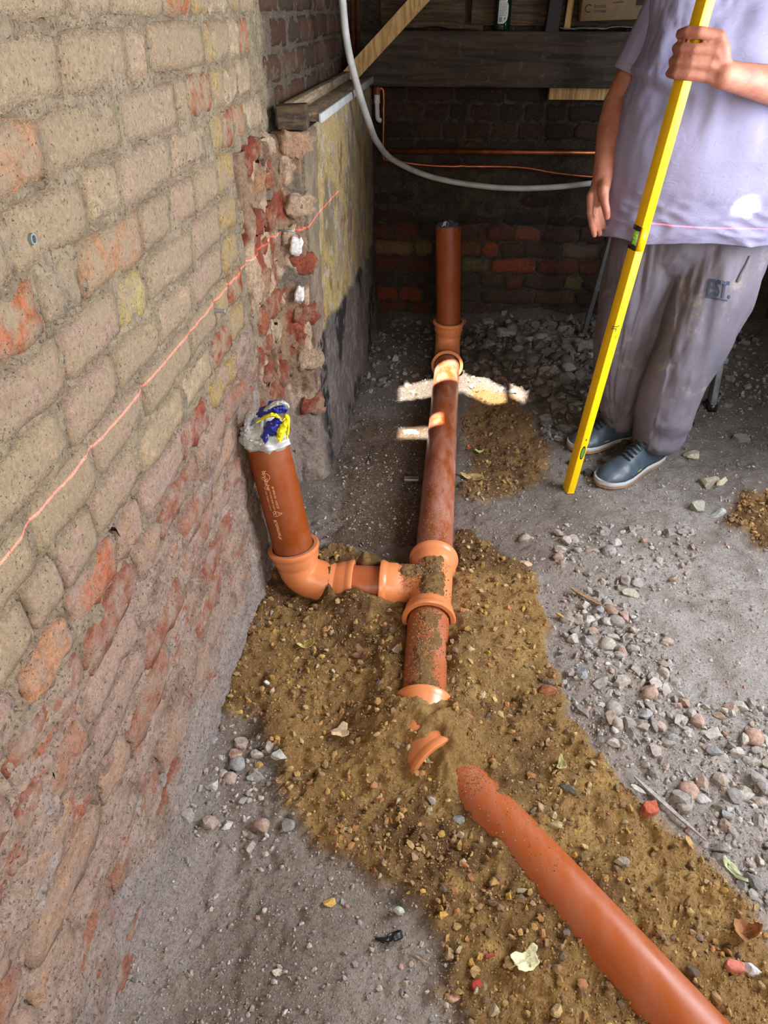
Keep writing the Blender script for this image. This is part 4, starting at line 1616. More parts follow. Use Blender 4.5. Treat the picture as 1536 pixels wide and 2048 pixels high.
bag = empty('plastic_bag', R_TOP, 'crumpled grey, blue and yellow plastic bag stuffed in the near pipe', 'bag')
P, F = crumple((0, 0, 0), .049, .080, 5, (1, 1), 1.15)
obj('crumpled_film', mesh_np('crumpled_film', P, F), M['film_w'], bag)
at = lambda px, py, dy=0.0: tuple(on_y(px, py, 1.548 + dy))
P, F = crumple((-.020, -.014, .014), .030, .06, 9, (1, 1), 1.2)
obj('crumpled_film', mesh_np('crumpled_film', P, F), M['film_w'], bag)
sheet([at(489, 868, -.04), at(500, 880, -.052), at(520, 886, -.056), at(532, 878, -.05)], .010, M['film_w'], 'grey_flap', bag, 3, R_TOP)
sheet([at(503, 822, -.01), at(495, 845, -.03), at(494, 866, -.04)], .010, M['film_w'], 'grey_flap', bag, 4, R_TOP)
sheet([at(514, 832, -.02), at(535, 822, -.035), at(556, 815, -.03), at(574, 818, -.02)], .016, M['film_b'], 'blue_flap', bag, 5, R_TOP)
sheet([at(527, 823, -.040), at(548, 809, -.045), at(566, 806, -.04), at(577, 815, -.035)], .006, M['film_w'], 'grey_flap', bag, 25, R_TOP)
sheet([at(528, 886, -.054), at(536, 868, -.055), at(548, 850, -.05), at(560, 840, -.04)], .014, M['film_b'], 'blue_flap', bag, 6, R_TOP)
sheet([at(512, 846, -.048), at(532, 834, -.058), at(548, 830, -.06), at(562, 838, -.055)], .0045, M['film_y'], 'yellow_flap', bag, 7, R_TOP)
sheet([at(558, 886, -.052), at(560, 870, -.058), at(568, 852, -.05), at(574, 836, -.035)], .0095, M['film_y'], 'yellow_flap', bag, 8, R_TOP)
sheet([at(566, 840, -.05), at(575, 835, -.04), at(576, 856, -.04), at(573, 880, -.042)], .004, M['film_y'], 'yellow_flap', bag, 18, R_TOP)

bag2 = empty('plastic_film', utop, 'bluish-grey crumpled film sticking out of the far upright pipe', 'film')
P, F = crumple((0, -.005, -.01), .040, .038, 15)
obj('crumpled_film', mesh_np('crumpled_film', P, F), M['film_k'], bag2)
P, F = crumple((-.012, -.012, .0), .016, .035, 16)
obj('crumpled_film', mesh_np('crumpled_film', P, F), M['film_w'], bag2)

# ------------------------------------------------------------------ timber, shelf and things along the back
def single(mb, name, mat, label, cat, group=None, smooth=False, origin=None, auto=None):
    if origin is None:
        vs3 = np.array(mb.v)
        origin = tuple((vs3.min(0) + vs3.max(0)) / 2 * np.array([1, 1, 0]) + np.array([0, 0, vs3[:, 2].min()]))
    return tag(mb.build(name, mat, None, smooth, origin, auto), label, cat, group)


def plank(a, b, w, t, up=(0, 0, 1)):
    a, b = Vector(a), Vector(b)
    d = (b - a).normalized()
    u = Vector(up)
    u = (u - d * u.dot(d)).normalized()
    s = d.cross(u)
    V = []
    for p in (a, b):
        for i, j in ((-1, -1), (1, -1), (1, 1), (-1, 1)):
            V.append(p + s * (i * w / 2) + u * (j * t / 2))
    return MB().add(V, [(3, 2, 1, 0), (4, 5, 6, 7), (0, 1, 5, 4), (1, 2, 6, 5), (2, 3, 7, 6), (3, 0, 4, 7)])


def bevel(o, w=.002, seg=2):
    m = o.modifiers.new('b', 'BEVEL')
    m.width, m.segments, m.limit_method = w, seg, 'ANGLE'
    return o


beam = MB().box((.42, 3.70, 1.19), (1.78, .13, .205))
bo = tag(beam.build('timber_lintel', M['wood_beam'], None, False, (.42, 3.70, 1.0875)), 'wide dark timber beam bedded across the top of the back wall', 'beam')
bevel(bo, .006)
# recess above the beam: board lining and uprights
for i, (x0, x1) in enumerate(((-.34, .02), (.05, .44), (.47, .95), (.97, 1.4))):
    mbx = MB().box(((x0 + x1) / 2, 3.735, 1.86), (x1 - x0, .02, 1.10))
    b_ = mbx.build('lining_board', M['wood_old'], wall_back, False)
post = plank(on_y(1102, 66, 3.66), Vector(on_y(1112, 0, 3.66)) + Vector((.03, 0, .7)), .055, .05, (0, 1, 0))
bevel(single(post, 'timber_post', M['wood_black'], 'black upright post standing on the dark beam right of the bottle', 'post'), .003)
post2 = plank((.452, 3.68, 1.30), (.47, 3.68, 1.95), .026, .03, (0, 1, 0))
bevel(single(post2, 'timber_batten', M['wood'], 'narrow pale upright batten between black post and cardboard box', 'batten'), .002)
brace = plank(on_y(692, 160, 3.50), (.27, 3.62, 1.80), .062, .032, (0, 1, 0))
bevel(single(brace, 'timber_brace', M['wood'], 'pale sawn timber brace sloping up from the ledge corner', 'brace'), .002)
bat = plank((on_y(1097, 185, 3.72).x, 3.715, 1.068), (on_y(1246, 185, 3.72).x + .12, 3.715, 1.066), .045, .042, (0, 1, 0))
bat = MB().box(((on_y(1097, 185, 3.72).x + .86) / 2, 3.715, 1.062), (.86 - on_y(1097, 185, 3.72).x, .06, .046))
bevel(single(bat, 'timber_batten', M['wood'], 'short clean pine packer under the right end of the beam', 'batten'), .002)

# ledge on the plinth
lb = empty('ledge_board', (-.44, 2.9, 1.118), 'dusty timber board capping the plinth below the sooty bricks', 'board')
mb = plank((-.425, 2.28, 1.120), (-.415, 3.70, 1.114), .085, .022)
bevel(part(mb, 'board', M['dusty'], lb, None), .003)
mb = plank((-.379, 2.26, 1.120), (-.369, 3.68, 1.114), .010, .024)
bevel(part(mb, 'painted_edge', M['white_pl'], lb, None), .002)
mb = plank((-.466, 2.25, 1.145), (-.464, 3.62, 1.139), .028, .030)
bevel(part(mb, 'rear_batten', M['dusty'], lb, None), .003)
blk = MB().box((-.440, 2.185, 1.134), (.082, .09, .058), Matrix.Rotation(.12, 3, 'Z'), .004)
o = bevel(single(blk, 'wooden_block', M['wood_old'], 'dark weathered block at the near end of the ledge board', 'block'), .004)

# white flexible pipe hanging from above and sweeping to the right
wp = [(-.405, 2.84, 2.44), (-.402, 2.82, 1.9), on_y(683, -60, 2.80), on_y(685, 0, 2.82), on_y(695, 90, 2.85), on_y(714, 170, 2.90), on_y(738, 245, 3.02), on_y(755, 285, 3.18), on_y(790, 322, 3.42), on_y(870, 356, 3.60),
      on_y(980, 374, 3.62), on_y(1080, 376, 3.62), on_y(1185, 366, 3.62), on_y(1300, 345, 3.62), on_y(1450, 330, 3.62)]


def smooth_path(pts, n=8):
    pts = [Vector(p) for p in pts]
    out = []
    for k in range(len(pts) - 1):
        p0, p1, p2, p3 = pts[max(k - 1, 0)], pts[k], pts[k + 1], pts[min(k + 2, len(pts) - 1)]
        for i in range(n):
            f = i / n
            out.append(.5 * ((2 * p1) + (p2 - p0) * f + (2 * p0 - 5 * p1 + 4 * p2 - p3) * f * f + (3 * p1 - p0 - 3 * p2 + p3) * f ** 3))
    return out + [pts[-1]]


single(MB().tube(smooth_path(wp), .0125, 16), 'plastic_pipe', M['white_pl'], 'white plastic water pipe hanging down the corner and curving along the back wall', 'pipe', smooth=True)
cp = [on_y(728, 335, 3.69), on_y(775, 304, 3.69)]
single(MB().tube([(on_y(775, 303, 3.70).x, 3.70, .822), (1.25, 3.70, .83)], .0135, 16), 'copper_pipe', M['copper'],
       'thick copper pipe running level across the back wall', 'pipe', smooth=True)
cpt = empty('copper_pipe', (on_y(760, 250, 3.70).x, 3.70, .78), 'thin copper pipe dropping down the corner then sagging along the back wall', 'pipe')
pth = [(-.345, 3.70, 1.075), (-.333, 3.70, 1.075), (-.326, 3.70, 1.06), (-.325, 3.70, 1.0), (-.328, 3.70, .83), (-.328, 3.70, .80), (-.322, 3.70, .787), (-.31, 3.70, .784),
       on_y(870, 332, 3.70), on_y(1030, 334, 3.70), on_y(1110, 346, 3.70), on_y(1190, 354, 3.70), on_y(1300, 356, 3.70)]
part(MB().tube(smooth_path(pth, 4), .0075, 12), 'tube', M['copper'], cpt, None)
for p in ((-.3265, 3.70, .99), (-.328, 3.70, .84), (-.30, 3.70, .784), (on_y(925, 332, 3.7).x, 3.70, on_y(925, 332, 3.7).z)):
    d = Vector((0, 0, .012)) if p[2] > .8 else Vector((.014, 0, 0))
    part(MB().tube([Vector(p) - d, Vector(p) + d], .0095, 12), 'joint_collar', M['copper'], cpt, 40)
wel = [(-.352, 3.665, 1.055), (-.352, 3.665, 1.0), (-.350, 3.665, .965), (-.345, 3.665, .955), (-.333, 3.667, .952)]
el2 = empty('waste_elbow', (-.352, 3.665, .95), 'short dirty white plastic elbow beside the copper pipe in the corner', 'pipe elbow')
part(MB().tube(smooth_path(wel, 5), .0105, 14), 'elbow', M['white_pl'], el2, None)
part(MB().tube([(-.352, 3.665, 1.02), (-.352, 3.665, 1.06)], .0135, 14), 'collar', M['white_pl'], el2, 40)
part(MB().tube([(-.352, 3.665, 1.055), (-.352, 3.665, 1.085)], .017, 6), 'nut', M['copper'], el2, 40)
for i, (px, lab) in enumerate(((705, 'left'), (716, 'right'))):
    x = on_y(px, 70, 3.62).x
    single(MB().tube([(x, 3.62, 1.19), (x + .005, 3.62, 1.75), (x + .004, 3.62, 2.44)], .0085 + .001 * i, 14), 'copper_pipe', M['copper'],
           'vertical copper pipe in the top corner, the %s of the pair' % lab, 'pipe', 'vertical copper pipes in the corner', True)

# bottle
bx, bz = on_y(1003, 64, 3.67).x, 1.292
bot = empty('spray_bottle', (bx, 3.672, bz), 'dark green bottle with grey back label on the dark beam', 'bottle')
prof = [(0, .030), (.004, .034), (.03, .0345), (.07, .0335), (.10, .0335), (.13, .031), (.155, .024), (.175, .015), (.19, .0125), (.205, .0125)]
M['bottle'] = m_simple('green_glass', lin(14, 34, 24), .12, spec=.7)
part(MB().tube([(bx, 3.672, bz + z) for z, _ in prof], [r for _, r in prof], 32, squash=[(1, .75)] * len(prof), up=(1, 0, 0)), 'body', M['bottle'], bot, None)
part(MB().tube([(bx, 3.672, bz + .205), (bx, 3.672, bz + .235)], .0155, 20), 'cap', M['black'], bot, 40)
M['label'] = m_simple('grey_label', lin(176, 182, 182), .6)
mb = MB()
shape = [(-.021, .026), (.004, .026), (.017, .036), (.0215, .055), (.0215, .088), (.012, .104), (-.012, .106), (-.020, .100)]


def on_bottle(x, y, z=0):
    a = x / .0345
    return Vector((bx + .0352 * math.sin(a), 3.672 - .0265 * math.cos(a), bz + y))


def on_bottle_l(x, y, z=0):
    return on_bottle(x, y) - Vector(bot.location)


n = 14
rows_ = np.linspace(.026, .106, n)
V = []
for yy in rows_:
    lo = -.021 if yy < .10 else -.0205
    hi = float(np.interp(yy, [.026, .036, .055, .088, .104, .106], [.004, .017, .0215, .0215, .012, .010]))
    V += [on_bottle_l(lo + (hi - lo) * k / 8, yy) for k in range(9)]
mb.add(V, [(i * 9 + k, i * 9 + k + 1, (i + 1) * 9 + k + 1, (i + 1) * 9 + k) for i in range(n - 1) for k in range(8)])
obj('label_sheet', mb.mesh('label'), M['label'], bot)
mb = MB()
ob2 = lambda x, y: on_bottle_l(x, y) + Vector((0, -.0006, 0))


def strip(a, b, c, d):
    mb.add([ob2(a, c), ob2((a + b) / 2, c), ob2(b, c), ob2(b, d), ob2((a + b) / 2, d), ob2(a, d)], [(0, 1, 4, 5), (1, 2, 3, 4)])


for k in range(9):
    strip(-.006 if k < 5 else -.017, .015 - .004 * (k % 3 == 2), .096 - k * .0052, .0972 - k * .0052)
for k in range(7):
    strip(-.016 + k * .0020, -.0152 + k * .0020 + (.0005 if k % 2 else 0), .032, .049)
strip(-.0125, -.0115, .085, .093)
strip(-.0125, -.0115, .081, .083)
strip(.005, .010, .040, .047)
obj('label_print', mb.mesh('lp', False), m_simple('label_ink', lin(60, 66, 66), .7), bot)

# cardboard box
cb = empty('cardboard_box', (.56, 3.66, 1.31), 'battered brown cardboard box with print lying on rubbish above the beam', 'box')
M['card'] = m_simple('cardboard', lin(120, 98, 72), .85, nscale=12, namt=.25)
bw, bh, bdp = .265, .12, .12
rot = Matrix.Rotation(-.03, 3, 'Y')
bc = Vector((.625, 3.665, 1.392))
bevel(part(MB().box(bc, (bw, bdp, bh), rot, .003), 'carton', M['card'], cb, None), .003)
for sgn in (-1, 1):
    q = bc + rot @ Vector((sgn * .07, -.02, bh / 2 + .002))
    part(MB().box(q, (.13, .085, .003), rot @ Matrix.Rotation(-sgn * .06, 3, 'Y'), .001), 'flap', M['card'], cb, None)
ink = m_simple('box_ink', lin(56, 44, 40), .9)
inkb = m_simple('box_ink_blue', lin(48, 52, 66), .9)


def on_box(x, y, z=0):
    return bc + rot @ Vector((x, -bdp / 2 - .0035, y)) - Vector(cb.location)


for body, size, x0, y0, mt in (('C', .040, -.122, -.032, ink), ('bonus', .020, -.083, -.018, inkb), ('comet', .020, -.083, -.034, inkb), ('resealable', .011, -.012, -.004, ink)):
    me = text_mesh(body, size, lambda x, y, z, x0=x0, y0=y0: on_box(x + x0, y + y0))
    obj('box_lettering', me, mt, cb)
mb = MB()
for k in range(10):
    mb.add([on_box(.082 + k * .0032, -.014), on_box(.0838 + k * .0032 + (.0008 if k % 3 == 0 else 0), -.014), on_box(.0838 + k * .0032 + (.0008 if k % 3 == 0 else 0), .014), on_box(.082 + k * .0032, .014)], [(0, 1, 2, 3)])
obj('barcode', mb.mesh('bar', False), ink, cb)
# torn sheet and rag under the box
mb = MB()
V = []
for i in range(26):
    for j in range(7):
        x, y = .42 + i * .0135, 3.625 + j * .018
        V.append((x, y, 1.300 + .009 * float(fbm(i * .3, j * .4, 0, 1, 3, 5)) + .012 * (i / 26)))
mb.add(V, [(i * 7 + j, (i + 1) * 7 + j, (i + 1) * 7 + j + 1, i * 7 + j + 1) for i in range(25) for j in range(6)])
o = single(mb, 'torn_paper', m_simple('dusty_paper', lin(120, 118, 112), .8), 'torn grey paper sheet lying under the cardboard box', 'paper', smooth=True)
s = o.modifiers.new('s', 'SOLIDIFY')
s.thickness = .002
mb = MB().tube(smooth_path([(-.30, 3.665, 1.305), (-.22, 3.66, 1.312), (-.12, 3.665, 1.318), (-.02, 3.66, 1.312), (.10, 3.665, 1.302)], 5), [.012 + .003 * math.sin(i) for i in range(21)], 10, squash=[(1, .5)] * 21)
single(mb, 'rubbish_strip', M['wood_old'], 'dirty strip of lath and rubble lying along the dark beam', 'debris', smooth=True)

# ------------------------------------------------------------------ step ladder
lad = empty('step_ladder', (.92, 2.78, 0), 'scuffed aluminium step ladder standing behind the man', 'ladder')
FL, FR = Vector((.675, 2.69, .0)), Vector((1.135, 2.80, .0))
TL, TR = Vector((.775, 3.05, 1.72)), Vector((1.085, 3.12, 1.72))
for a, b in ((FL, TL), (FR, TR)):
    bevel(part(plank(a + Vector((0, 0, .01)), b, .024, .055, (0, 1, 0)), 'rail', M['alu'], lad, None), .003)
    part(MB().box(a + Vector((0, 0, .012)), (.034, .062, .03), None, .001), 'rubber_foot', M['black'], lad, None)
for k in range(6):
    t = .13 + k * .15
    p, q = FL + (TL - FL) * t, FR + (TR - FR) * t
    bevel(part(plank(p - Vector((0, .035, 0)), q - Vector((0, .035, 0)), .085, .022), 'step', M['alu'], lad, None), .003)
    if k < 2:
        part(plank(p + Vector((0, .03, -.09)), q + Vector((0, .03, -.09)), .02, .012), 'cross_bar', M['alu'], lad, None)
BL, BR2 = Vector((.70, 3.50, .03)), Vector((1.16, 3.55, .03))
for a, b in ((BL, TL), (BR2, TR)):
    bevel(part(plank(a, b + Vector((0, .03, 0)), .020, .030, (0, 1, 0)), 'rear_leg', M['alu'], lad, None), .002)
part(plank(BL + (TL - BL) * .15, BR2 + (TR - BR2) * .15, .02, .012), 'cross_bar', M['alu'], lad, None)
bevel(part(MB().box((TL + TR) / 2 + Vector((0, 0, .01)), (.36, .16, .03), None, 0), 'top_tread', M['black'], lad, None), .004)

# ------------------------------------------------------------------ spirit level
LV0 = Vector(on_z(1137, 977, .004))
LV0.z = hz(LV0.x, LV0.y) + .002
LVT = Vector(on_y(1408, 12, 2.135))
lax = (LVT - LV0).normalized()
LEN = 1.80
lev = empty('spirit_level', LV0, 'long yellow spirit level held upright by the man, foot on the rubble', 'spirit level')
tocam = (Vector((0, 0, 1.1)) - (LV0 + LVT) / 2)
tocam = (tocam - lax * tocam.dot(lax)).normalized()
lside = lax.cross(tocam).normalized()
if lside.x < 0:
    lside = -lside
# the arris between the broad web and the narrow edge faces the camera
ang = math.radians(33)
fa = (tocam * math.cos(ang) + lside * math.sin(ang)).normalized()        # normal of the right hand face
fb = (tocam * math.cos(math.pi / 2 - ang) - lside * math.sin(math.pi / 2 - ang)).normalized()
WA, WB = .0255, .042       # width of right face / left face


def lvp(s, a, b):
    """point on the level: s along, a along fb (across the right face), b along fa"""
    return LV0 + lax * s + fb * a + fa * b


def lbox(s0, s1, a0, a1, b0, b1, name, mat, w=0):
    V = [lvp(s, a, b) for s in (s0, s1) for a, b in ((a0, b0), (a1, b0), (a1, b1), (a0, b1))]
    mb_ = MB().add(V, [(3, 2, 1, 0), (4, 5, 6, 7), (0, 1, 5, 4), (1, 2, 6, 5), (2, 3, 7, 6), (3, 0, 4, 7)])
    o_ = part(mb_, name, mat, lev, None)
    if w:
        bevel(o_, w)
    return o_


ha, hb = WA / 2, WB / 2
def s_of(py):
    """distance along the level whose image row is py"""
    a, b = 0.0, LEN
    for _ in range(40):
        m = (a + b) / 2
        if proj(LV0 + lax * m)[1] > py:
            a = m
        else:
            b = m
    return (a + b) / 2


VS = s_of(476)           # middle of the vial window
s_end = [(0.003, VS - .032), (VS + .032, LEN - .003)]
for s0, s1 in s_end:
    lbox(s0, s1, -ha, ha, -hb, hb, 'bar', M['yellow'], .0012)
lbox(0, .003, -ha, ha, -hb, hb, 'end_cap', M['yellow'])
lbox(LEN - .003, LEN, -ha, ha, -hb, hb, 'end_cap', M['black'])
# vial block: yellow cheek, black holder, clear green vial
lbox(VS - .032, VS + .032, -ha, ha - .004, hb - .012, hb, 'bar', M['yellow'])
lbox(VS - .032, VS + .032, -ha, -ha + .004, -hb, hb - .012, 'bar', M['yellow'])
for sg in (-1, 1):
    lbox(VS + sg * .026 - .006, VS + sg * .026 + .006, -ha + .004, ha + .001, -hb, hb - .010, 'vial_holder', M['black'])
lbox(VS - .021, VS + .021, -ha + .004, ha - .003, -hb + .002, hb - .013, 'vial_block', m_simple('clear_block', lin(170, 205, 170), .1, spec=.6))
va = lvp(VS - .018, ha - .004, -.004)
vb_ = lvp(VS + .018, ha - .004, -.004)
part(MB().tube([va, va + (vb_ - va) * .05, va + (vb_ - va) * .95, vb_], [.004, .0068, .0068, .004], 20), 'vial', M['vial'], lev, None)
for sg in (-1, 1):
    c0 = va.lerp(vb_, .5 + sg * .15)
    part(MB().tube([c0 - lax * .0005, c0 + lax * .0005], .0072, 20), 'vial_ring', M['black'], lev, None)
# oval vial near the foot on the right face, and the small prints
ov = lvp(.165, -.001, hb + .0004)
mb = MB()
mb.add([ov + fb * (.008 * math.cos(a)) + lax * (.026 * math.sin(a)) for a in np.linspace(0, 2 * math.pi, 24, endpoint=False)], [tuple(range(24))])
part(mb, 'vial_window', M['black'], lev, None)
ov2 = ov + fa * .0005
mb = MB()
mb.add([ov2 + fb * (.0058 * math.cos(a)) + lax * (.020 * math.sin(a)) for a in np.linspace(0, 2 * math.pi, 24, endpoint=False)], [tuple(range(24))])
part(mb, 'vial', m_simple('dull_green', lin(90, 130, 60), .2), lev, None)
mb = MB()
mb.add([lvp(.215, -.001, hb + .0006) + fb * (.0022 * math.cos(a)) + lax * (.0035 * math.sin(a)) for a in np.linspace(0, 2 * math.pi, 12, endpoint=False)], [tuple(range(12))])
part(mb, 'rivet', M['black'], lev, None)


def on_level(s0, a0, flip=1):
    return lambda x, y, z: lvp(s0 - flip * x, a0 + flip * y * 1.0, hb + .0006) - Vector(lev.location)


for body, size, s0, a0 in (('STABILA', .0085, s_of(236), -.004), ('TYPE 70', .0055, s_of(328), -.006), ('Made in Germany', .0042, s_of(344), -.006),
                           ('0.029', .008, s_of(452), -.004), ('mm/m', .006, s_of(474), -.004), ('TB', .008, s_of(606), .004), ('JL', .026, s_of(646), .004), ('180', .008, s_of(664), -.004)):
    me = text_mesh(body, size, on_level(s0, a0))
    obj('printed_mark', me, M['black'], lev)

# ------------------------------------------------------------------ the man
man = empty('person', (.74, 2.42, 0), 'man in a lilac t-shirt, grey joggers and dark trainers holding a yellow level', 'person')


def child(me, name, mat):
    o_ = obj(name, me, mat, man)
    for v in me.vertices:
        v.co -= man.location
    return o_


# skin material
t = NT('skin')
p = t.pos()
c = t.mix(t.ramp(t.noise(p, 30, 4, .6), .35, .7), lin(164, 108, 86), lin(146, 88, 70))
c = t.mix(t.math('MULTIPLY', t.ramp(t.noise(p, 160, 4, .7), .5, .7), .25), c, lin(160, 96, 78))
t.b.inputs['Subsurface Weight'].default_value = .08
t.b.inputs['Subsurface Radius'].default_value = (.01, .004, .002)
M['skin'] = t.out(c, .55, t.bump(t.noise(p, 240, 4, .7), .25, .002), .4)

HC = LV0 + lax * ((on_y(1385, 112, 2.14).z - LV0.z) / lax.z)     # level axis point inside the fist
# frame of the grip: S to image right, U along the level, T towards the camera
S, U, T = lside, lax, tocam


def g(a, u, b):
    return HC + S * a + U * u + T * b


sh_L = Vector((1.02, 2.50, 1.43))
el_L = Vector((1.075, 2.36, 1.165))
wr_L = g(.088, -.030, .012)
sh_R = Vector((.60, 2.53, 1.42))
el_R = Vector((.497, 2.54, 1.14))
wr_R = Vector((.452, 2.37, .955))


def body():
    mb = MB()
    # torso, neck, head
    mb.chain([(.78, 2.50, .84), (.78, 2.47, .98), (.78, 2.46, 1.12), (.78, 2.49, 1.28), (.78, 2.52, 1.40)], [.145, .165, .16, .145, .10], 26)
    mb.chain([sh_R, (.66, 2.51, 1.44), (.78, 2.52, 1.46), (.90, 2.52, 1.45), sh_L], [.045, .055, .062, .055, .045])
    mb.chain([(.78, 2.52, 1.46), (.775, 2.50, 1.56)], [.066, .062])
    hc = Vector((.765, 2.485, 1.675))
    mb.ball(hc + Vector((0, .015, .02)), (.078, .097, .100), 26, 18)
    mb.ball(hc + Vector((-.006, -.025, -.045)), (.062, .068, .062), 22, 14)
    mb.ball(hc + Vector((-.008, -.060, -.085)), (.028, .024, .018))
    mb.chain([hc + Vector((-.008, -.080, .012)), hc + Vector((-.009, -.100, -.022))], [.009, .0145], 12)
    mb.ball(hc + Vector((-.008, -.083, -.055)), (.024, .010, .006))
    mb.ball(hc + Vector((-.008, -.080, -.065)), (.021, .010, .006))
    for sx in (-1, 1):
        mb.ball(hc + Vector((sx * .080, .01, -.01)), (.010, .020, .031))
        mb.chain([hc + Vector((-.008 + sx * .012, -.078, .022)), hc + Vector((-.006 + sx * .045, -.066, .024))], [.008, .007], 10)
    # arms
    mb.chain([sh_L, sh_L.lerp(el_L, .5), el_L], [.052, .050, .050], 20)
    mb.chain([el_L, el_L.lerp(wr_L, .3), el_L.lerp(wr_L, .65), wr_L.lerp(el_L, .10), wr_L], [.050, .053, .044, .034, .0315], 20)
    mb.chain([sh_R, sh_R.lerp(el_R, .5), el_R], [.048, .047, .044], 20)
    mb.chain([el_R, el_R.lerp(wr_R, .35), el_R.lerp(wr_R, .75), wr_R], [.046, .048, .036, .030], 20)
    # left hand closed round the level
    us = (.0435, .0150, -.0130, -.0385)
    sc = (1.0, 1.04, 1.0, .90)
    for i, (u, k) in enumerate(zip(us, sc)):
        r = .0125 * (1 if i < 3 else .92)
        mcp = g(.052, u + .001, .022 + .006 * (i in (1, 2)))
        pip = g(.006, u + (.006 if i == 0 else .0), .0375 * k)
        p2 = g(-.021, u + (.004 if i == 0 else -.001), .031 * k)
        dip = g(-.036, u - .001, .004)
        tip = g(-.028, u - .003, -.020)
        mb.chain([mcp, pip, p2, dip, tip], [r * 1.18, r * 1.08, r * 1.04, r * .98, r * .86], 14)
        mb.chain([mcp, g(.068, u * .72 - .010, .020), wr_L.lerp(g(.075, u * .5 - .015, .010), .3)], [r * 1.28, r * 1.5, .0205], 14)
    mb.chain([g(.050, .030, .006), g(.050, -.030, .006)], [.018, .018], 14)
    mb.chain([g(.070, .010, .004), g(.066, -.034, .004)], [.022, .021], 14)
    # thumb goes behind the level from the side of the palm
    mb.chain([g(.070, .004, -.004), g(.048, .028, -.022), g(.018, .043, -.034), g(-.010, .050, -.034), g(-.026, .050, -.026)], [.021, .019, .0145, .0130, .0105], 14)
    # right hand hanging, slightly curled: thumb towards the body front
    w = wr_R
    kn = on_y(1188, 392, 2.32)
    palm = [w, w.lerp(Vector(on_y(1197, 388, 2.33)), .5), Vector(on_y(1197, 395, 2.33))]
    mb.chain(palm, [.029, .030, .027], 16)
    fing = [((1181, 392), (1180, 425), (1184, 450), (1189, 470), .0108, 2.31),
            ((1189, 396), (1190, 430), (1195, 452), (1199, 468), .0112, 2.335),
            ((1198, 396), (1200, 428), (1206, 448), (1209, 458), .0106, 2.355),
            ((1206, 394), (1209, 420), (1213, 438), (1214, 447), .0094, 2.375)]
    for a, b, c2, d, r, y in fing:
        mb.chain([w.lerp(Vector(on_y(a[0], a[1], y)), .55), on_y(*a, y), on_y(*b, y - .004), on_y(*c2, y + .006), on_y(*d, y + .018)], [.017, r * 1.15, r, r * .94, r * .8], 12)
    mb.chain([w, on_y(1206, 380, 2.30), on_y(1209, 405, 2.285), on_y(1213, 422, 2.28), on_y(1214, 434, 2.285)], [.020, .0175, .013, .0118, .010], 12)
    # legs under the cloth, ankles
    mb.chain([(.88, 2.50, .80), (.80, 2.36, .42), (.805, 2.36, .12), (.79, 2.34, .07)], [.09, .055, .038, .034])
    mb.chain([(.68, 2.50, .80), (.625, 2.50, .42), (.72, 2.50, .12), (.715, 2.50, .07)], [.09, .055, .038, .034])
    return remesh(mb, .0042, 3)


bm_ = body()
child(bm_, 'body', M['skin'])
M['lace0'] = m_simple('dark_iris', (.03, .02, .015), .3)
# nails of the hanging hand are too small to see; eyes and hair sit on the head
hc = Vector((.765, 2.485, 1.675))
for sx in (-1, 1):
    e_ = MB().ball(hc + Vector((-.007 + sx * .030, -.0745, .008)), (.0125, .010, .0065), 16, 12)
    child(e_.mesh('eye'), 'eye', m_simple('eye_white' if sx < 0 else 'eye_white_r', (.8, .8, .78), .2))
mb = MB().ball(hc + Vector((0, .022, .034)), (.083, .100, .096), 28, 18)
mb.v = [v for v in mb.v]
for sx in (-1, 1):
    i_ = MB().ball(hc + Vector((-.008 + sx * .030, -.0818, .008)), (.0052, .0035, .0052), 12, 8)
    child(i_.mesh('iris'), 'iris', M['lace0'])
hair = mb.mesh('hair')
for v in hair.vertices:
    q = v.co - hc
    if q.y < -.045 and q.z < .065:
        v.co.y += .03
    if q.z < -.01 and q.y < .02:
        v.co = hc + q * .8
child(hair, 'hair', m_simple('brown_hair', lin(70, 52, 38), .8, bump=.6, bscale=90))


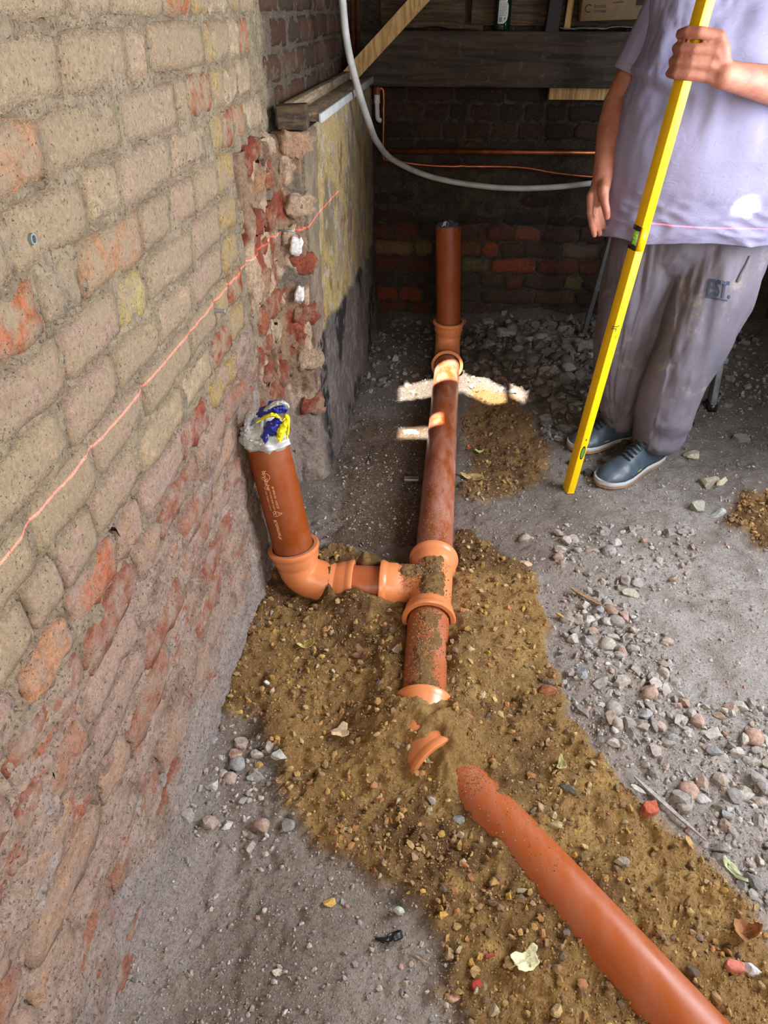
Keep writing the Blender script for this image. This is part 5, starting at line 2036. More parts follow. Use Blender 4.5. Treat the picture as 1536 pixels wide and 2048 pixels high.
# t-shirt: rings of cloth from hem to shoulders, open at the hem, sleeves joined on
def shirt():
    # z, cx, half width, front y, back y
    rows = [(.797, .772, .292, 2.245, 2.66), (.83, .773, .300, 2.235, 2.67), (.88, .776, .306, 2.228, 2.68), (.95, .780, .308, 2.222, 2.68), (1.03, .782, .305, 2.226, 2.675),
            (1.10, .784, .296, 2.245, 2.665), (1.18, .786, .286, 2.275, 2.66), (1.26, .787, .276, 2.305, 2.655), (1.34, .788, .262, 2.34, 2.65), (1.40, .785, .262, 2.375, 2.64),
            (1.45, .782, .225, 2.41, 2.62), (1.485, .78, .155, 2.43, 2.60), (1.505, .778, .085, 2.44, 2.585)]
    R_ = np.array(rows)
    zs = np.concatenate([np.linspace(.797, 1.40, 150), np.linspace(1.405, 1.505, 24)])
    n = 190
    V = []
    for z in zs:
        cx, a, f, b = [np.interp(z, R_[:, 0], R_[:, k]) for k in (1, 2, 3, 4)]
        th = np.linspace(0, 2 * math.pi, n, endpoint=False)
        ex = .80
        cs_, sn = np.cos(th), np.sin(th)
        x = cx + a * np.sign(cs_) * np.abs(cs_) ** ex
        cy = b * .45 + f * .55
        y = np.where(sn < 0, cy + (cy - f) * np.sign(sn) * np.abs(sn) ** ex, cy + (b - cy) * np.sign(sn) * np.abs(sn) ** ex)
        # turn the trunk a little towards the left of the picture
        rx, ry = x - .78, y - 2.45
        q = -.10
        x, y = .78 + rx * math.cos(q) - ry * math.sin(q), 2.45 + rx * math.sin(q) + ry * math.cos(q)
        nx_, ny_ = np.cos(th), np.sin(th)
        up_ = sstep(1.0, 1.3, z)
        lo = sstep(1.0, .82, z)
        u = x * 1.0
        v = z + .25 * np.abs(x - .66)
        d = .0095 * fbm(u, z * .22, y * .6, .035, 3, 201) * (.30 + up_ * 1.4)
        d = d + .0060 * (1 - np.abs(vnoise((u - z * .8) * 16, (z + u * .4) * 30, y * 5, 202)) * 2) * lo
        d = d + .0045 * fbm(u * .35, v, y * .5, .020, 3, 203) * lo
        d = d + .0045 * fbm(u, z, y, .12, 3, 204)
        # soft fold running across under the arm and a drape from the shoulder
        d = d + .009 * np.exp(-((z - 1.20 + .35 * (x - .60)) / .018) ** 2) * sstep(.72, .50, x) * (ny_ < .3)
        d = d - .006 * np.exp(-((z - 1.17 + .35 * (x - .60)) / .02) ** 2) * sstep(.72, .50, x) * (ny_ < .3)
        d = d + .010 * np.sin(th * 15 + z * 2) * sstep(.86, .797, z) * .35
        zz = z + (.010 * np.cos(th + .4) + .004 * np.sin(th * 7)) * sstep(.9, .797, z)
        V.append(np.stack([x + nx_ * d, y + ny_ * d, np.broadcast_to(zz, x.shape)], -1))
    V = np.array(V).reshape(-1, 3)
    F = grid_faces(len(zs), n, True)
    V, F = list(map(tuple, V)), [tuple(f) for f in F]
    mbs = MB()
    mbs.v, mbs.f = V, F

    def sleeve(pts, radii, seed):
        pts = smooth_path(pts, 10)
        n_ = len(pts)
        k = 64
        N = None
        VV = []
        for i in range(n_):
            tt = i / (n_ - 1)
            d = (pts[min(i + 1, n_ - 1)] - pts[max(i - 1, 0)]).normalized()
            N = (Vector((0, -1, 0)) if N is None else N)
            N = (N - d * N.dot(d)).normalized()
            B = d.cross(N)
            r0 = float(np.interp(tt, np.linspace(0, 1, len(radii)), radii))
            for j in range(k):
                an = 2 * math.pi * j / k
                r = r0 + .007 * float(fbm(math.cos(an) * 1.2, math.sin(an) * 1.2, tt * 1.6 + seed, .40, 3, 210 + seed))
                VV.append(pts[i] + N * (math.cos(an) * r) + B * (math.sin(an) * r))
        mbs.add(VV, [tuple(f) for f in grid_faces(n_, k, True)])
    sleeve([sh_L + Vector((-.16, 0, -.005)), sh_L + Vector((-.03, 0, .005)), sh_L.lerp(el_L, .35), sh_L.lerp(el_L, .84)], [.060, .070, .073, .078], 1)
    sleeve([sh_R + Vector((.14, 0, -.005)), sh_R + Vector((.02, 0, .0)), sh_R.lerp(el_R, .35), sh_R.lerp(el_R, .74)], [.056, .066, .064, .063], 2)
    return mbs.mesh('t_shirt')


t = NT('lilac_cotton')
p = t.pos()
c = t.mix(t.ramp(t.noise(p, 4, 4, .6), .35, .7), lin(142, 138, 166), lin(130, 125, 152))
x_, y_, z_ = t.xyz(p)
grub = t.math('MULTIPLY', t.ramp(t.noise(p, 14, 6, .7), .56, .68), t.ramp(z_, 1.05, .82))
c = t.mix(t.math('MULTIPLY', grub, .45), c, lin(138, 124, 118))
weave = t.noise(p, 900, 2, .5)
wr = t.noise(t.scalevec(p, (1, 1, 2.2)), 26, 6, .65, 1.5)
M['shirt'] = t.out(c, .9, t.bump(t.math('ADD', t.math('MULTIPLY', weave, .06), wr), .32, .010), .15)
sm_ = shirt()
so = child(sm_, 't_shirt', M['shirt'])
md = so.modifiers.new('s', 'SOLIDIFY')
md.thickness = .0022
md.offset = 1
# small violet emblem on the chest, half hidden by the hand
logo = MB()


def shirt_front(px, py):
    """a point on the front of the shirt under a direction from the camera"""
    o_ = Vector(CAMP)
    d = Vector(ray(px, py)).normalized()
    return o_, d


dg = bpy.context.evaluated_depsgraph_get()
from mathutils.bvhtree import BVHTree


def bvh_of(me, off=Vector((0, 0, 0))):
    return BVHTree.FromPolygons([tuple(v.co + off) for v in me.vertices], [tuple(p_.vertices) for p_ in me.polygons])


sbvh = bvh_of(sm_, man.location)


def project_on(bvh, px, py, lift=.0012):
    hit = bvh.ray_cast(Vector(CAMP), Vector(ray(px, py)).normalized())
    if hit[0] is None:
        return None
    n = hit[1]
    if n.dot(Vector(ray(px, py))) > 0:
        n = -n
    return hit[0] + n * lift, n


base = project_on(sbvh, 1446, 103, .004)
if base:
    P0, n0 = base
    ux = Vector((1, 0, 0)) - n0 * n0.x
    ux.normalize()
    uz = n0.cross(ux) * -1
    if uz.z < 0:
        uz = -uz
    blob = [(-.012, -.006), (-.006, -.012), (0, -.006), (.006, -.003), (.014, .002), (.013, .006), (.004, .006), (-.004, .009), (-.009, .012), (-.011, .004)]
    logo.add([P0 + ux * a + uz * b for a, b in blob], [tuple(range(len(blob)))])
    child(logo.mesh('emblem', False), 'chest_emblem', m_simple('violet_print', lin(112, 84, 140), .7))


# joggers
def joggers():
    mb = MB()
    # front leg (his left)
    mb.chain([(.80, 2.47, .86), (.80, 2.47, .80), (.76, 2.47, .76)], [.165, .165, .14], 30)
    Lp = [(.885, 2.44, .80), (.880, 2.415, .70), (.862, 2.385, .60), (.835, 2.355, .48), (.812, 2.345, .38), (.800, 2.350, .28), (.795, 2.345, .19), (.800, 2.335, .125)]
    Lr = [.140, .138, .130, .118, .110, .106, .102, .090]
    Rp = [(.69, 2.51, .80), (.685, 2.52, .66), (.670, 2.52, .52), (.660, 2.51, .40), (.665, 2.50, .28), (.680, 2.49, .18), (.695, 2.485, .12)]
    Rr = [.142, .140, .130, .120, .108, .094, .080]
    mb.chain(Lp, Lr, 30)
    mb.chain(Rp, Rr, 30)
    # gathered cuffs
    for c0, r in (((.800, 2.335, .110), .072), ((.700, 2.485, .110), .064)):
        c0 = Vector(c0)
        ring = [c0 + Vector((math.cos(a) * r, math.sin(a) * r * .9, .012 * math.cos(a - .6))) for a in np.linspace(0, 2 * math.pi, 26)]
        mb.tube(ring, .020, 12, cap=False)

    def post(co):
        x, y, z = co[:, 0], co[:, 1], co[:, 2]
        cx = np.where(x > .745, .83, .66)
        d = np.stack([x - cx, y - 2.42], -1)
        d /= np.linalg.norm(d, axis=1)[:, None] + 1e-6
        a = np.arctan2(d[:, 1], d[:, 0])
        w = .013 * fbm(a * .35, z * .5, x * .2, .10, 3, 221) + .010 * sstep(.34, .14, z) * fbm(a * .12, z, 0, .075, 3, 222)
        w += .009 * np.sin(z * 60 + a * 2.2) * sstep(.26, .16, z) * .5
        w += .014 * fbm(x, y, z * .3, .07, 2, 223) * sstep(.30, .5, z)
        co[:, 0] += d[:, 0] * w
        co[:, 1] += d[:, 1] * w
        return co
    me = remesh(mb, .0065, 6, post)
    return me


t = NT('grey_jersey')
p = t.pos()
c = t.mix(t.ramp(t.noise(p, 6, 5, .6), .35, .7), lin(110, 104, 114), lin(94, 89, 98))
dirt = t.math('MULTIPLY', t.ramp(t.noise(p, 11, 6, .7), .55, .7), .5)
c = t.mix(dirt, c, lin(150, 138, 124))
M['joggers'] = t.out(c, .92, t.bump(t.math('ADD', t.math('MULTIPLY', t.noise(p, 800, 2, .5), .1), t.noise(p, 12, 4, .6, .8)), .25, .014), .15)
jm = joggers()
child(jm, 'joggers', M['joggers'])
jb = bvh_of(jm, man.location)
M['navy_print'] = m_simple('navy_print', lin(46, 54, 72), .8)


def print_on(bvh, body, size, px, py, rotdeg, mat, name, shear=0.0, sx=1.0):
    b0 = project_on(bvh, px, py)
    if not b0:
        return
    P0, n0 = b0
    view = -Vector(ray(px, py)).normalized()
    R_ = Vector(rt)
    Up = Vector(upv)
    ca, sa = math.cos(math.radians(rotdeg)), math.sin(math.radians(rotdeg))
    X_ = R_ * ca + Up * sa
    Y_ = Up * ca - R_ * sa
    n_ = n0
    X_ = (X_ - n_ * X_.dot(n_) * .6)
    Y_ = (Y_ - n_ * Y_.dot(n_) * .6)

    def fn(x, y, z):
        q = P0 + X_ * (x * sx) + Y_ * y
        h = bvh.ray_cast(q + n_ * .08, -n_)
        if h[0] is None:
            return q - man.location
        return h[0] + n_ * .0036 - man.location
    me = text_mesh(body, size, fn, shear=shear, bold=.0022)
    obj(name, me, mat, man)


print_on(jb, 'EST.', .072, 1413, 589, -9, M['navy_print'], 'printed_lettering', .12, .60)
mbar = MB()
for k in range(16):
    qs = []
    for (a, b) in ((k, 0), (k + 1, 0), (k + 1, 1), (k, 1)):
        h = project_on(jb, 1411 + a * 2.72, 591.5 + a * .52 + b * 3.4, .0014)
        if h:
            qs.append(h[0])
    if len(qs) == 4:
        mbar.add(qs, [(0, 1, 2, 3)])
child(mbar.mesh('bar', False), 'printed_bar', M['navy_print'])
# pocket welt
mp = MB()
pts = [project_on(jb, x, y, .001) for x, y in ((1500, 512), (1492, 530), (1482, 548), (1474, 563))]
pts = [q[0] for q in pts if q]
if len(pts) > 2:
    mp.tube(pts, .006, 8)
    child(mp.mesh('pocket'), 'pocket_edge', M['joggers'])


# trainers
def trainer(heel, toe, wid=.057, lab=''):
    heel, toe = Vector(heel), Vector(toe)
    z0 = min(hz(heel.x, heel.y), hz(toe.x, toe.y)) + .006
    L = math.hypot(toe.x - heel.x, toe.y - heel.y)
    ax = Vector((toe.x - heel.x, toe.y - heel.y, 0)).normalized()
    sd = Vector((-ax.y, ax.x, 0))

    def outline(t):        # half width along the shoe
        return wid * float(np.interp(t, [0, .03, .08, .2, .4, .55, .7, .82, .92, .97, 1.0], [.10, .42, .62, .72, .70, .86, 1.0, .97, .74, .46, .06]))

    def height(t):
        return float(np.interp(t, [0, .06, .15, .28, .36, .48, .62, .78, .90, .97, 1.0], [.078, .092, .098, .104, .110, .102, .084, .064, .054, .040, .018]))

    def W(t, s, z):
        return heel + ax * (t * L) + sd * s + Vector((0, 0, z0 - heel.z + z))
    # upper
    m, k = 44, 36
    V = []
    for i in range(m):
        t_ = i / (m - 1)
        w, h = outline(t_), height(t_)
        for j in range(k):
            a = math.pi * 2 * j / k
            s = math.cos(a)
            q = math.sin(a)
            zz = .018 + max(0, q) * (h - .018) * (1 - .08 * abs(s)) if q > 0 else .018 + q * .004
            narrow = 1 - .38 * max(0, q) ** 2 * float(np.interp(t_, [0, .3, .6, 1], [1, 1, .55, .3]))
            V.append(W(t_, math.copysign(abs(s) ** .75, s) * w * narrow, zz + .0012 * float(vnoise(t_ * 14, a * 2.5, 0, 33))))
    mbu = MB().add(V, [tuple(f) for f in grid_faces(m, k, True)])
    mbu.f += [tuple(range(k - 1, -1, -1)), tuple((m - 1) * k + j for j in range(k))]
    child(mbu.mesh('upper'), 'shoe_upper', M['leather'])
    # sole: pale midsole over gum outsole
    for nm, z1, z2, g_, mt in (('shoe_midsole', .008, .024, 1.06, M['midsole']), ('shoe_outsole', -.002, .009, 1.08, M['gum'])):
        V = []
        for z, kx in ((z1, .98), (z1 + .002, 1.0), (z2 - .002, 1.0), (z2, .97)):
            for i in range(40):
                t_ = i / 39
                V.append(W(t_ * 1.02 - .01, outline(t_) * g_ * kx + .002, z + .010 * max(0, t_ - .8) * 2))
            for i in range(39, -1, -1):
                t_ = i / 39
                V.append(W(t_ * 1.02 - .01, -outline(t_) * g_ * kx - .002, z + .010 * max(0, t_ - .8) * 2))
        mb_ = MB().add(V, [tuple(f) for f in grid_faces(4, 80, True)])
        mb_.f += [tuple(range(79, -1, -1)), tuple(3 * 80 + j for j in range(80))]
        child(mb_.mesh(nm), nm, mt)
    # laces and the tongue tab
    for q in range(6):
        t_ = .40 + q * .052
        hgt = height(t_) + .003
        pts_ = [W(t_ + .012 * math.sin(u_ * 3), u_ * .026, hgt * (1 - .10 * abs(u_) ** 2) + .0015) for u_ in np.linspace(-1, 1, 9)]
        lb_ = MB().tube(pts_, .0028, 8, squash=[(1, 1)] * 9)
        child(lb_.mesh('lace'), 'shoe_lace', M['lace'])
    tg = MB().ball(W(.345, 0, height(.345) + .008), (.020, .020, .011), 16, 10)
    child(tg.mesh('tongue'), 'shoe_tongue', M['lace'])
    tl = MB().ball(W(.335, -.006, height(.345) + .018), (.008, .006, .002), 10, 6)
    child(tl.mesh('tab'), 'tongue_emblem', M['midsole'])
    stripe_ = MB()
    for (ta, tb, za, zb) in ((.52, .60, .030, .034),):
        sgn = -1 if W(.5, -1, 0).y < W(.5, 1, 0).y else 1
        stripe_.add([W(ta, sgn * (outline(ta) * .985 + .0012), za), W(tb, sgn * (outline(tb) * .985 + .0012), za), W(tb, sgn * (outline(tb) * .98 + .001), zb), W(ta, sgn * (outline(ta) * .98 + .001), zb)], [(0, 1, 2, 3)])
    child(stripe_.mesh('mark', False), 'gold_print', M['gold'])
    # sock
    sk = MB().tube([W(.16, 0, .060), W(.17, 0, .10), W(.18, 0, .14)], [.036, .034, .036], 24)
    child(sk.mesh('sock'), 'sock', M['sock'])


M['leather'] = m_simple('navy_leather', lin(66, 78, 90), .42, spec=.5, nscale=22, namt=.35, bump=.3, bscale=70)
M['midsole'] = m_simple('white_midsole', lin(182, 186, 188), .6, nscale=16, namt=.2)
M['gum'] = m_simple('gum_sole', lin(150, 118, 90), .7, nscale=16, namt=.3)
M['lace'] = m_simple('black_lace', lin(26, 30, 36), .75)
M['gold'] = m_simple('gold_print', lin(190, 168, 96), .5)
M['sock'] = m_simple('white_sock', lin(205, 212, 222), .9, nscale=40, namt=.12)
trainer((.835, 2.385, 0), (.572, 2.150, 0))
trainer((.765, 2.53, 0), (.498, 2.395, 0))

# ------------------------------------------------------------------ loose debris lying about
def ground_pt(px, py, lift=.0):
    q = on_z(px, py, .02)
    for _ in range(4):
        q = on_z(px, py, hz(q.x, q.y) + lift)
    return q


def leaf(px, py, size, colr, label, rot, curl=.4, name='dry_leaf', cat='leaf', lobes=5, asp=.8, group=None):
    q = ground_pt(px, py, .004)
    n, rings = 40, 7
    V, F = [(0, 0, 0)], []
    rg = np.random.RandomState(int(px))
    ph = rg.uniform(0, 6)
    for r in range(1, rings + 1):
        for k in range(n):
            a = 2 * math.pi * k / n
            rad = size * (r / rings) * (1 + .13 * math.cos(lobes * a + ph) + .14 * math.cos(3 * a + 1 + ph) + .10 * float(vnoise(a * 2.2 + px, 0, 0, 4)) + .05 * math.sin(11 * a))
            x, y = rad * math.cos(a), rad * math.sin(a) * asp
            z = curl * (x * x + .4 * y * y) / size + .10 * size * float(vnoise(x / size * 2.2 + px, y / size * 2.2, 0, 9)) + .05 * size * math.cos(lobes * a + ph) * (r / rings)
            V.append((x, y, z))
    for k in range(n):
        F.append((0, 1 + k, 1 + (k + 1) % n))
    for r in range(rings - 1):
        for k in range(n):
            a, b = 1 + r * n + k, 1 + r * n + (k + 1) % n
            F.append((a, a + n, b + n, b))
    root = empty(name, q, label, cat, group)
    me = bpy.data.meshes.new('blade')
    me.from_pydata(V, [], F)
    me.polygons.foreach_set('use_smooth', [True] * len(F))
    o_ = obj('blade', me, None, root)
    me.materials.append(leafmat(colr))
    o_.rotation_euler = (rg.uniform(-.2, .2), rg.uniform(-.2, .2), rot)
    s_ = o_.modifiers.new('s', 'SOLIDIFY')
    s_.thickness = .0008
    st = MB().tube([(-size * 1.35, .002, .004), (-size * .6, 0, .004), (0, 0, .002), (size * .7, 0, curl * size * .5)], [.0007, .001, .0009, .0005], 6)
    k_ = obj('stem', st.mesh('stem'), leafmat(tuple(x * .75 for x in colr)), root)
    k_.rotation_euler = o_.rotation_euler
    return root


_lm = {}


def leafmat(c):
    key = tuple(round(x, 3) for x in c)
    if key not in _lm:
        t_ = NT('leaf')
        p_ = t_.objc()
        cc_ = t_.mix(t_.ramp(t_.noise(p_, 90, 5, .7), .35, .7), c, tuple(x * .55 for x in c))
        _lm[key] = t_.out(cc_, .75, t_.bump(t_.noise(p_, 150, 4, .6), .4, .003))
    return _lm[key]


leaf(948, 955, .040, lin(186, 158, 104), 'large dry brown leaf beside the long orange pipe', -.4, .25, asp=.62, lobes=3)
leaf(611, 1291, .022, lin(196, 178, 110), 'yellowish cupped leaf on brown sand below the elbow fitting', .8, .7, lobes=2, asp=.75)
leaf(722, 1312, .020, lin(120, 84, 62), 'brown shrivelled leaf left of the half-buried pipe', 2.2, 1.0, lobes=4)
leaf(790, 1302, .017, lin(140, 116, 92), 'narrow grey-brown leaf tucked against the half-buried pipe', 1.0, .9, asp=.45, lobes=2)
leaf(682, 1461, .020, lin(214, 184, 148), 'pale beige flake of leaf on the sand hollow', .3, .15, lobes=3, asp=.9)
leaf(1052, 1920, .026, lin(222, 214, 172), 'cream ragged leaf lying left of the thick front pipe', .6, .35, lobes=4, asp=.7)
leaf(1468, 1742, .024, lin(176, 182, 140), 'long greenish-grey leaf on gravel at the right edge', -.95, .4, asp=.42, lobes=2)
leaf(1122, 1530, .016, lin(176, 166, 110), 'small olive leaf at the edge of sand and gravel', 1.2, .6, lobes=3, asp=.6)
leaf(1490, 1868, .022, lin(160, 110, 72), 'curled tan leaf above the pink brick chip', .2, 1.1, lobes=3)
leaf(957, 903, .014, lin(196, 206, 130), 'small pale green leaf near the long pipe', .2, .4, lobes=3)
leaf(938, 895, .010, lin(206, 96, 62), 'tiny orange-red leaf by the pale green leaf', 1.5, .4, lobes=3)
leaf(1165, 855, .014, lin(196, 186, 130), 'pale narrow leaf in the dark rubble left of the level', .9, .5, asp=.4, lobes=2)
leaf(562, 1560, .013, lin(150, 118, 84), 'torn brown leaf scrap beside the broken concrete lump', .9, .8, asp=.6)
leaf(855, 1520, .018, lin(206, 186, 138), 'bent cream leaf under the rim of the buried bend', 1.9, .8, asp=.5, lobes=2)


def chunk(px, py, size, colr, label, name, cat, seed, scl=(1, .8, .6), rotz=0.0, sub=3, rough=.10, group=None, lift=.25, mat='stone'):
    rg = np.random.RandomState(seed)
    V, F = I2V.copy(), I2F
    # one more subdivision
    cache, Vl, F2 = {}, [tuple(v) for v in V], []

    def mid(a, b):
        k = (min(a, b), max(a, b))
        if k not in cache:
            m_ = (np.array(Vl[a]) + np.array(Vl[b])) / 2
            Vl.append(tuple(m_ / np.linalg.norm(m_)))
            cache[k] = len(Vl) - 1
        return cache[k]
    for a, b, c in F:
        x, y, z = mid(a, b), mid(b, c), mid(c, a)
        F2 += [(a, x, z), (b, y, x), (c, z, y), (x, y, z)]
    V = np.array(Vl)
    for _ in range(11):
        n = rg.normal(size=3)
        n /= np.linalg.norm(n)
        V = V - np.outer(np.clip(V @ n - rg.uniform(.45, .8), 0, None), n)
    V = V * (1 + rough * fbm(V[:, 0] + seed, V[:, 1], V[:, 2], .5, 4, seed)[:, None])
    V = V * np.array(scl) * size
    q = ground_pt(px, py)
    me = mesh_np(name, V, np.array(F2), False)
    o_ = obj(name, me, M[mat])
    o_.location = q + Vector((0, 0, size * scl[2] * lift))
    o_.rotation_euler = (rg.uniform(-.15, .15), rg.uniform(-.15, .15), rotz)
    o_.color = (*colr, 1)
    return tag(o_, label, cat, group)


def slab_bit(px, py, w, d, h, colr, label, name, cat, rotz, tip=(0, 0), seed=1, mat='stone', lift=.0):
    rg = np.random.RandomState(seed)
    pts = []
    for a in np.linspace(0, 2 * math.pi, 9, endpoint=False):
        c_, s_ = math.cos(a), math.sin(a)
        m_ = max(abs(c_), abs(s_))
        pts.append((c_ / m_ * w / 2 * rg.uniform(.78, 1.05), s_ / m_ * d / 2 * rg.uniform(.78, 1.05)))
    V = [(x, y, -h / 2 + rg.uniform(-1, 1) * h * .06) for x, y in pts] + [(x * .96, y * .96, h / 2 + rg.uniform(-1, 1) * h * .08) for x, y in pts]
    n = 9
    F = [tuple(range(n - 1, -1, -1)), tuple(range(n, 2 * n))] + [(k, (k + 1) % n, n + (k + 1) % n, n + k) for k in range(n)]
    me = bpy.data.meshes.new(name)
    me.from_pydata(V, [], F)
    o_ = obj(name, me, M[mat])
    o_.location = ground_pt(px, py) + Vector((0, 0, h * .35 + lift))
    o_.rotation_euler = (tip[0], tip[1], rotz)
    o_.color = (*colr, 1)
    bevel(o_, min(.0015, h * .2), 1)
    return tag(o_, label, cat)


chunk(1385, 912, .040, lin(176, 164, 146), 'rounded concrete lump behind the front trainer', 'concrete_lump', 'rubble', 51, rough=.2)
chunk(1418, 968, .042, lin(160, 150, 134), 'grey block with cream mortar edge right of the front trainer', 'masonry_lump', 'rubble', 52, (1, .8, .7))
slab_bit(1440, 975, .075, .022, .012, lin(206, 194, 164), 'cream mortar slice leaning on the grey masonry block', 'mortar_slice', 'rubble', .9, (.9, .1), 2, lift=.02)
chunk(1395, 1018, .036, lin(166, 164, 152), 'greenish-grey concrete lump left of the bluish one', 'concrete_lump', 'rubble', 53, (1.2, .8, .7), .3)
chunk(1437, 1030, .028, lin(176, 180, 178), 'bluish-grey concrete lump beside the pebble heap', 'concrete_lump', 'rubble', 54, (1.2, .8, .7), .9)
chunk(1052, 1128, .020, lin(196, 166, 138), 'flat pinkish stone at the edge of the sand', 'stone', 'stone', 55, (1.2, .8, .5))
chunk(1046, 1076, .026, lin(158, 148, 136), 'rough grey lump on the trodden floor above the sand', 'concrete_lump', 'rubble', 56, rough=.25)
chunk(1168, 1212, .022, lin(196, 192, 184), 'pale grey lump touching the wood splinter', 'concrete_lump', 'rubble', 57, rough=.2)
chunk(1262, 1188, .023, lin(176, 166, 148), 'flat buff stone at the top of the gravel', 'stone', 'stone', 58, (1.2, .9, .5))
chunk(1168, 1218, .010, lin(150, 146, 140), 'small grey stone below the pale lump', 'stone', 'stone', 157)
chunk(1282, 1455, .024, lin(160, 150, 134), 'pitted brown-grey lump in the middle of the gravel', 'concrete_lump', 'rubble', 59, rough=.2)
chunk(1437, 1434, .014, lin(158, 138, 118), 'smooth brown oval pebble on the dusty gravel', 'pebble', 'stone', 60, (1.3, .9, .8), rough=.02)
chunk(1462, 1570, .014, lin(186, 172, 146), 'smooth cream pebble low in the gravel', 'pebble', 'stone', 61, (1.1, 1, .8), rough=.02)
chunk(1405, 1600, .016, lin(186, 178, 176), 'pink-grey angular stone low in the gravel', 'stone', 'stone', 62, (1.3, .8, .6))
chunk(557, 1512, .021, lin(186, 184, 176), 'pale crumbly concrete lump left of the sand hollow', 'concrete_lump', 'rubble', 63, rough=.3)
chunk(518, 1532, .012, lin(196, 160, 96), 'golden flint beside the pale concrete lump', 'flint', 'stone', 64)
chunk(476, 1424, .013, lin(206, 168, 96), 'golden flint at the foot of the left wall', 'flint', 'stone', 65)
chunk(660, 1806, .012, lin(220, 178, 96), 'bright orange flint on the grey dust', 'flint', 'stone', 66, (1.3, .8, .6))
chunk(797, 1828, .014, lin(196, 206, 192), 'pale green-white flint standing above the black plastic scrap', 'flint', 'stone', 67, (.8, .6, 1.1), lift=.5)
chunk(556, 1943, .011, lin(216, 206, 190), 'white triangular chip on the trodden dust', 'stone_chip', 'stone', 68, (1, .9, .4))
chunk(535, 1368, .013, lin(206, 206, 204), 'white and black flint near the wall foot', 'flint', 'stone', 69, (.9, .7, .8))
chunk(543, 1228, .010, lin(160, 162, 164), 'upright grey flint in the sand by the wall', 'flint', 'stone', 70, (.6, .6, 1.1))
chunk(915, 1640, .013, lin(134, 134, 128), 'dark grey flint left of the thick front pipe', 'flint', 'stone', 71, (1.2, .8, .7))
chunk(862, 1600, .012, lin(160, 152, 138), 'round grey pebble left of the thick front pipe', 'pebble', 'stone', 72, (1, 1, .7), rough=.02)
chunk(592, 1560, .016, lin(136, 112, 84), 'brown rounded pebble, upper of two below the concrete lump', 'pebble', 'stone', 73, (1, .9, .7), rough=.02)
chunk(567, 1583, .014, lin(140, 104, 74), 'brown rounded pebble, lower of two below the concrete lump', 'pebble', 'stone', 74, (1, .9, .7), rough=.02)
chunk(1138, 1578, .019, lin(112, 116, 116), 'slate-grey flint in the sand right of the thick pipe', 'flint', 'stone', 75, (1.4, .7, .6), -.8)
chunk(1108, 1650, .015, lin(170, 152, 112), 'buff stone half sunk right of the thick pipe', 'stone', 'stone', 76, (1.2, .9, .5))
chunk(1242, 1725, .013, lin(150, 140, 124), 'split grey pebble right of the thick pipe', 'pebble', 'stone', 77, (1.2, .8, .8))
chunk(1503, 1940, .016, lin(206, 204, 206), 'long white pebble beside the pink brick chip', 'pebble', 'stone', 78, (1.6, .7, .6), -.6, rough=.03)
chunk(1095, 1384, .024, lin(150, 92, 62), 'dusty red brick lump at the right edge of the sand', 'brick_lump', 'rubble', 79, (1.3, .8, .5))
chunk(1097, 1367, .018, lin(100, 92, 74), 'dark mossy lump above the red brick lump', 'rubble_lump', 'rubble', 80, (1.4, .7, .5))
o1 = slab_bit(1297, 1622, .036, .030, .022, lin(186, 96, 70), 'broken red brick piece beside the long splinter', 'brick_piece', 'rubble', .3, (.1, .1), 81)
slab_bit(1466, 1936, .034, .017, .020, lin(216, 128, 112), 'pink brick chip with a clean cut face in the sand', 'brick_chip', 'rubble', -.15, (.2, 0), 82)
slab_bit(953, 1972, .022, .019, .005, lin(160, 54, 46), 'small crimson tile shard at the sand edge', 'tile_shard', 'rubble', .7, (.5, .2), 83)
slab_bit(978, 1912, .022, .008, .006, lin(150, 66, 50), 'dark red brick sliver above the crimson shard', 'brick_sliver', 'rubble', .5, (.2, .2), 84)
slab_bit(910, 1996, .026, .014, .008, lin(196, 150, 130), 'pinkish pointed chip below the crimson shard', 'stone_chip', 'rubble', .4, (.1, .2), 85)
slab_bit(1013, 669, .11, .05, .03, lin(150, 146, 138), 'pale broken slab in dark rubble near the back wall', 'slab_piece', 'rubble', -.1, (.1, .1), 86)
slab_bit(1163, 690, .20, .07, .02, lin(128, 124, 118), 'large pale slab piece lying in the rubble left of the man', 'slab_piece', 'rubble', -.1, (.05, .05), 87)
slab_bit(1190, 716, .07, .04, .02, lin(150, 170, 176), 'bluish slab piece under the large pale slab', 'slab_piece', 'rubble', -.4, (.1, .1), 88)
slab_bit(1008, 633, .045, .04, .03, lin(140, 132, 122), 'pale lump against the foot of the back wall', 'slab_piece', 'rubble', .4, (.2, .1), 89)
slab_bit(1058, 745, .065, .035, .025, lin(134, 112, 92), 'buff broken block on dark rubble right of the sunlit sand', 'slab_piece', 'rubble', .1, (.1, .1), 90)
slab_bit(1120, 715, .09, .05, .02, lin(92, 88, 84), 'grey curved shard in the dark rubble', 'slab_piece', 'rubble', .9, (.3, .1), 91)
slab_bit(1085, 690, .12, .06, .02, lin(84, 78, 74), 'dark flat shard behind the grey curved one', 'slab_piece', 'rubble', .4, (.2, .1), 92)
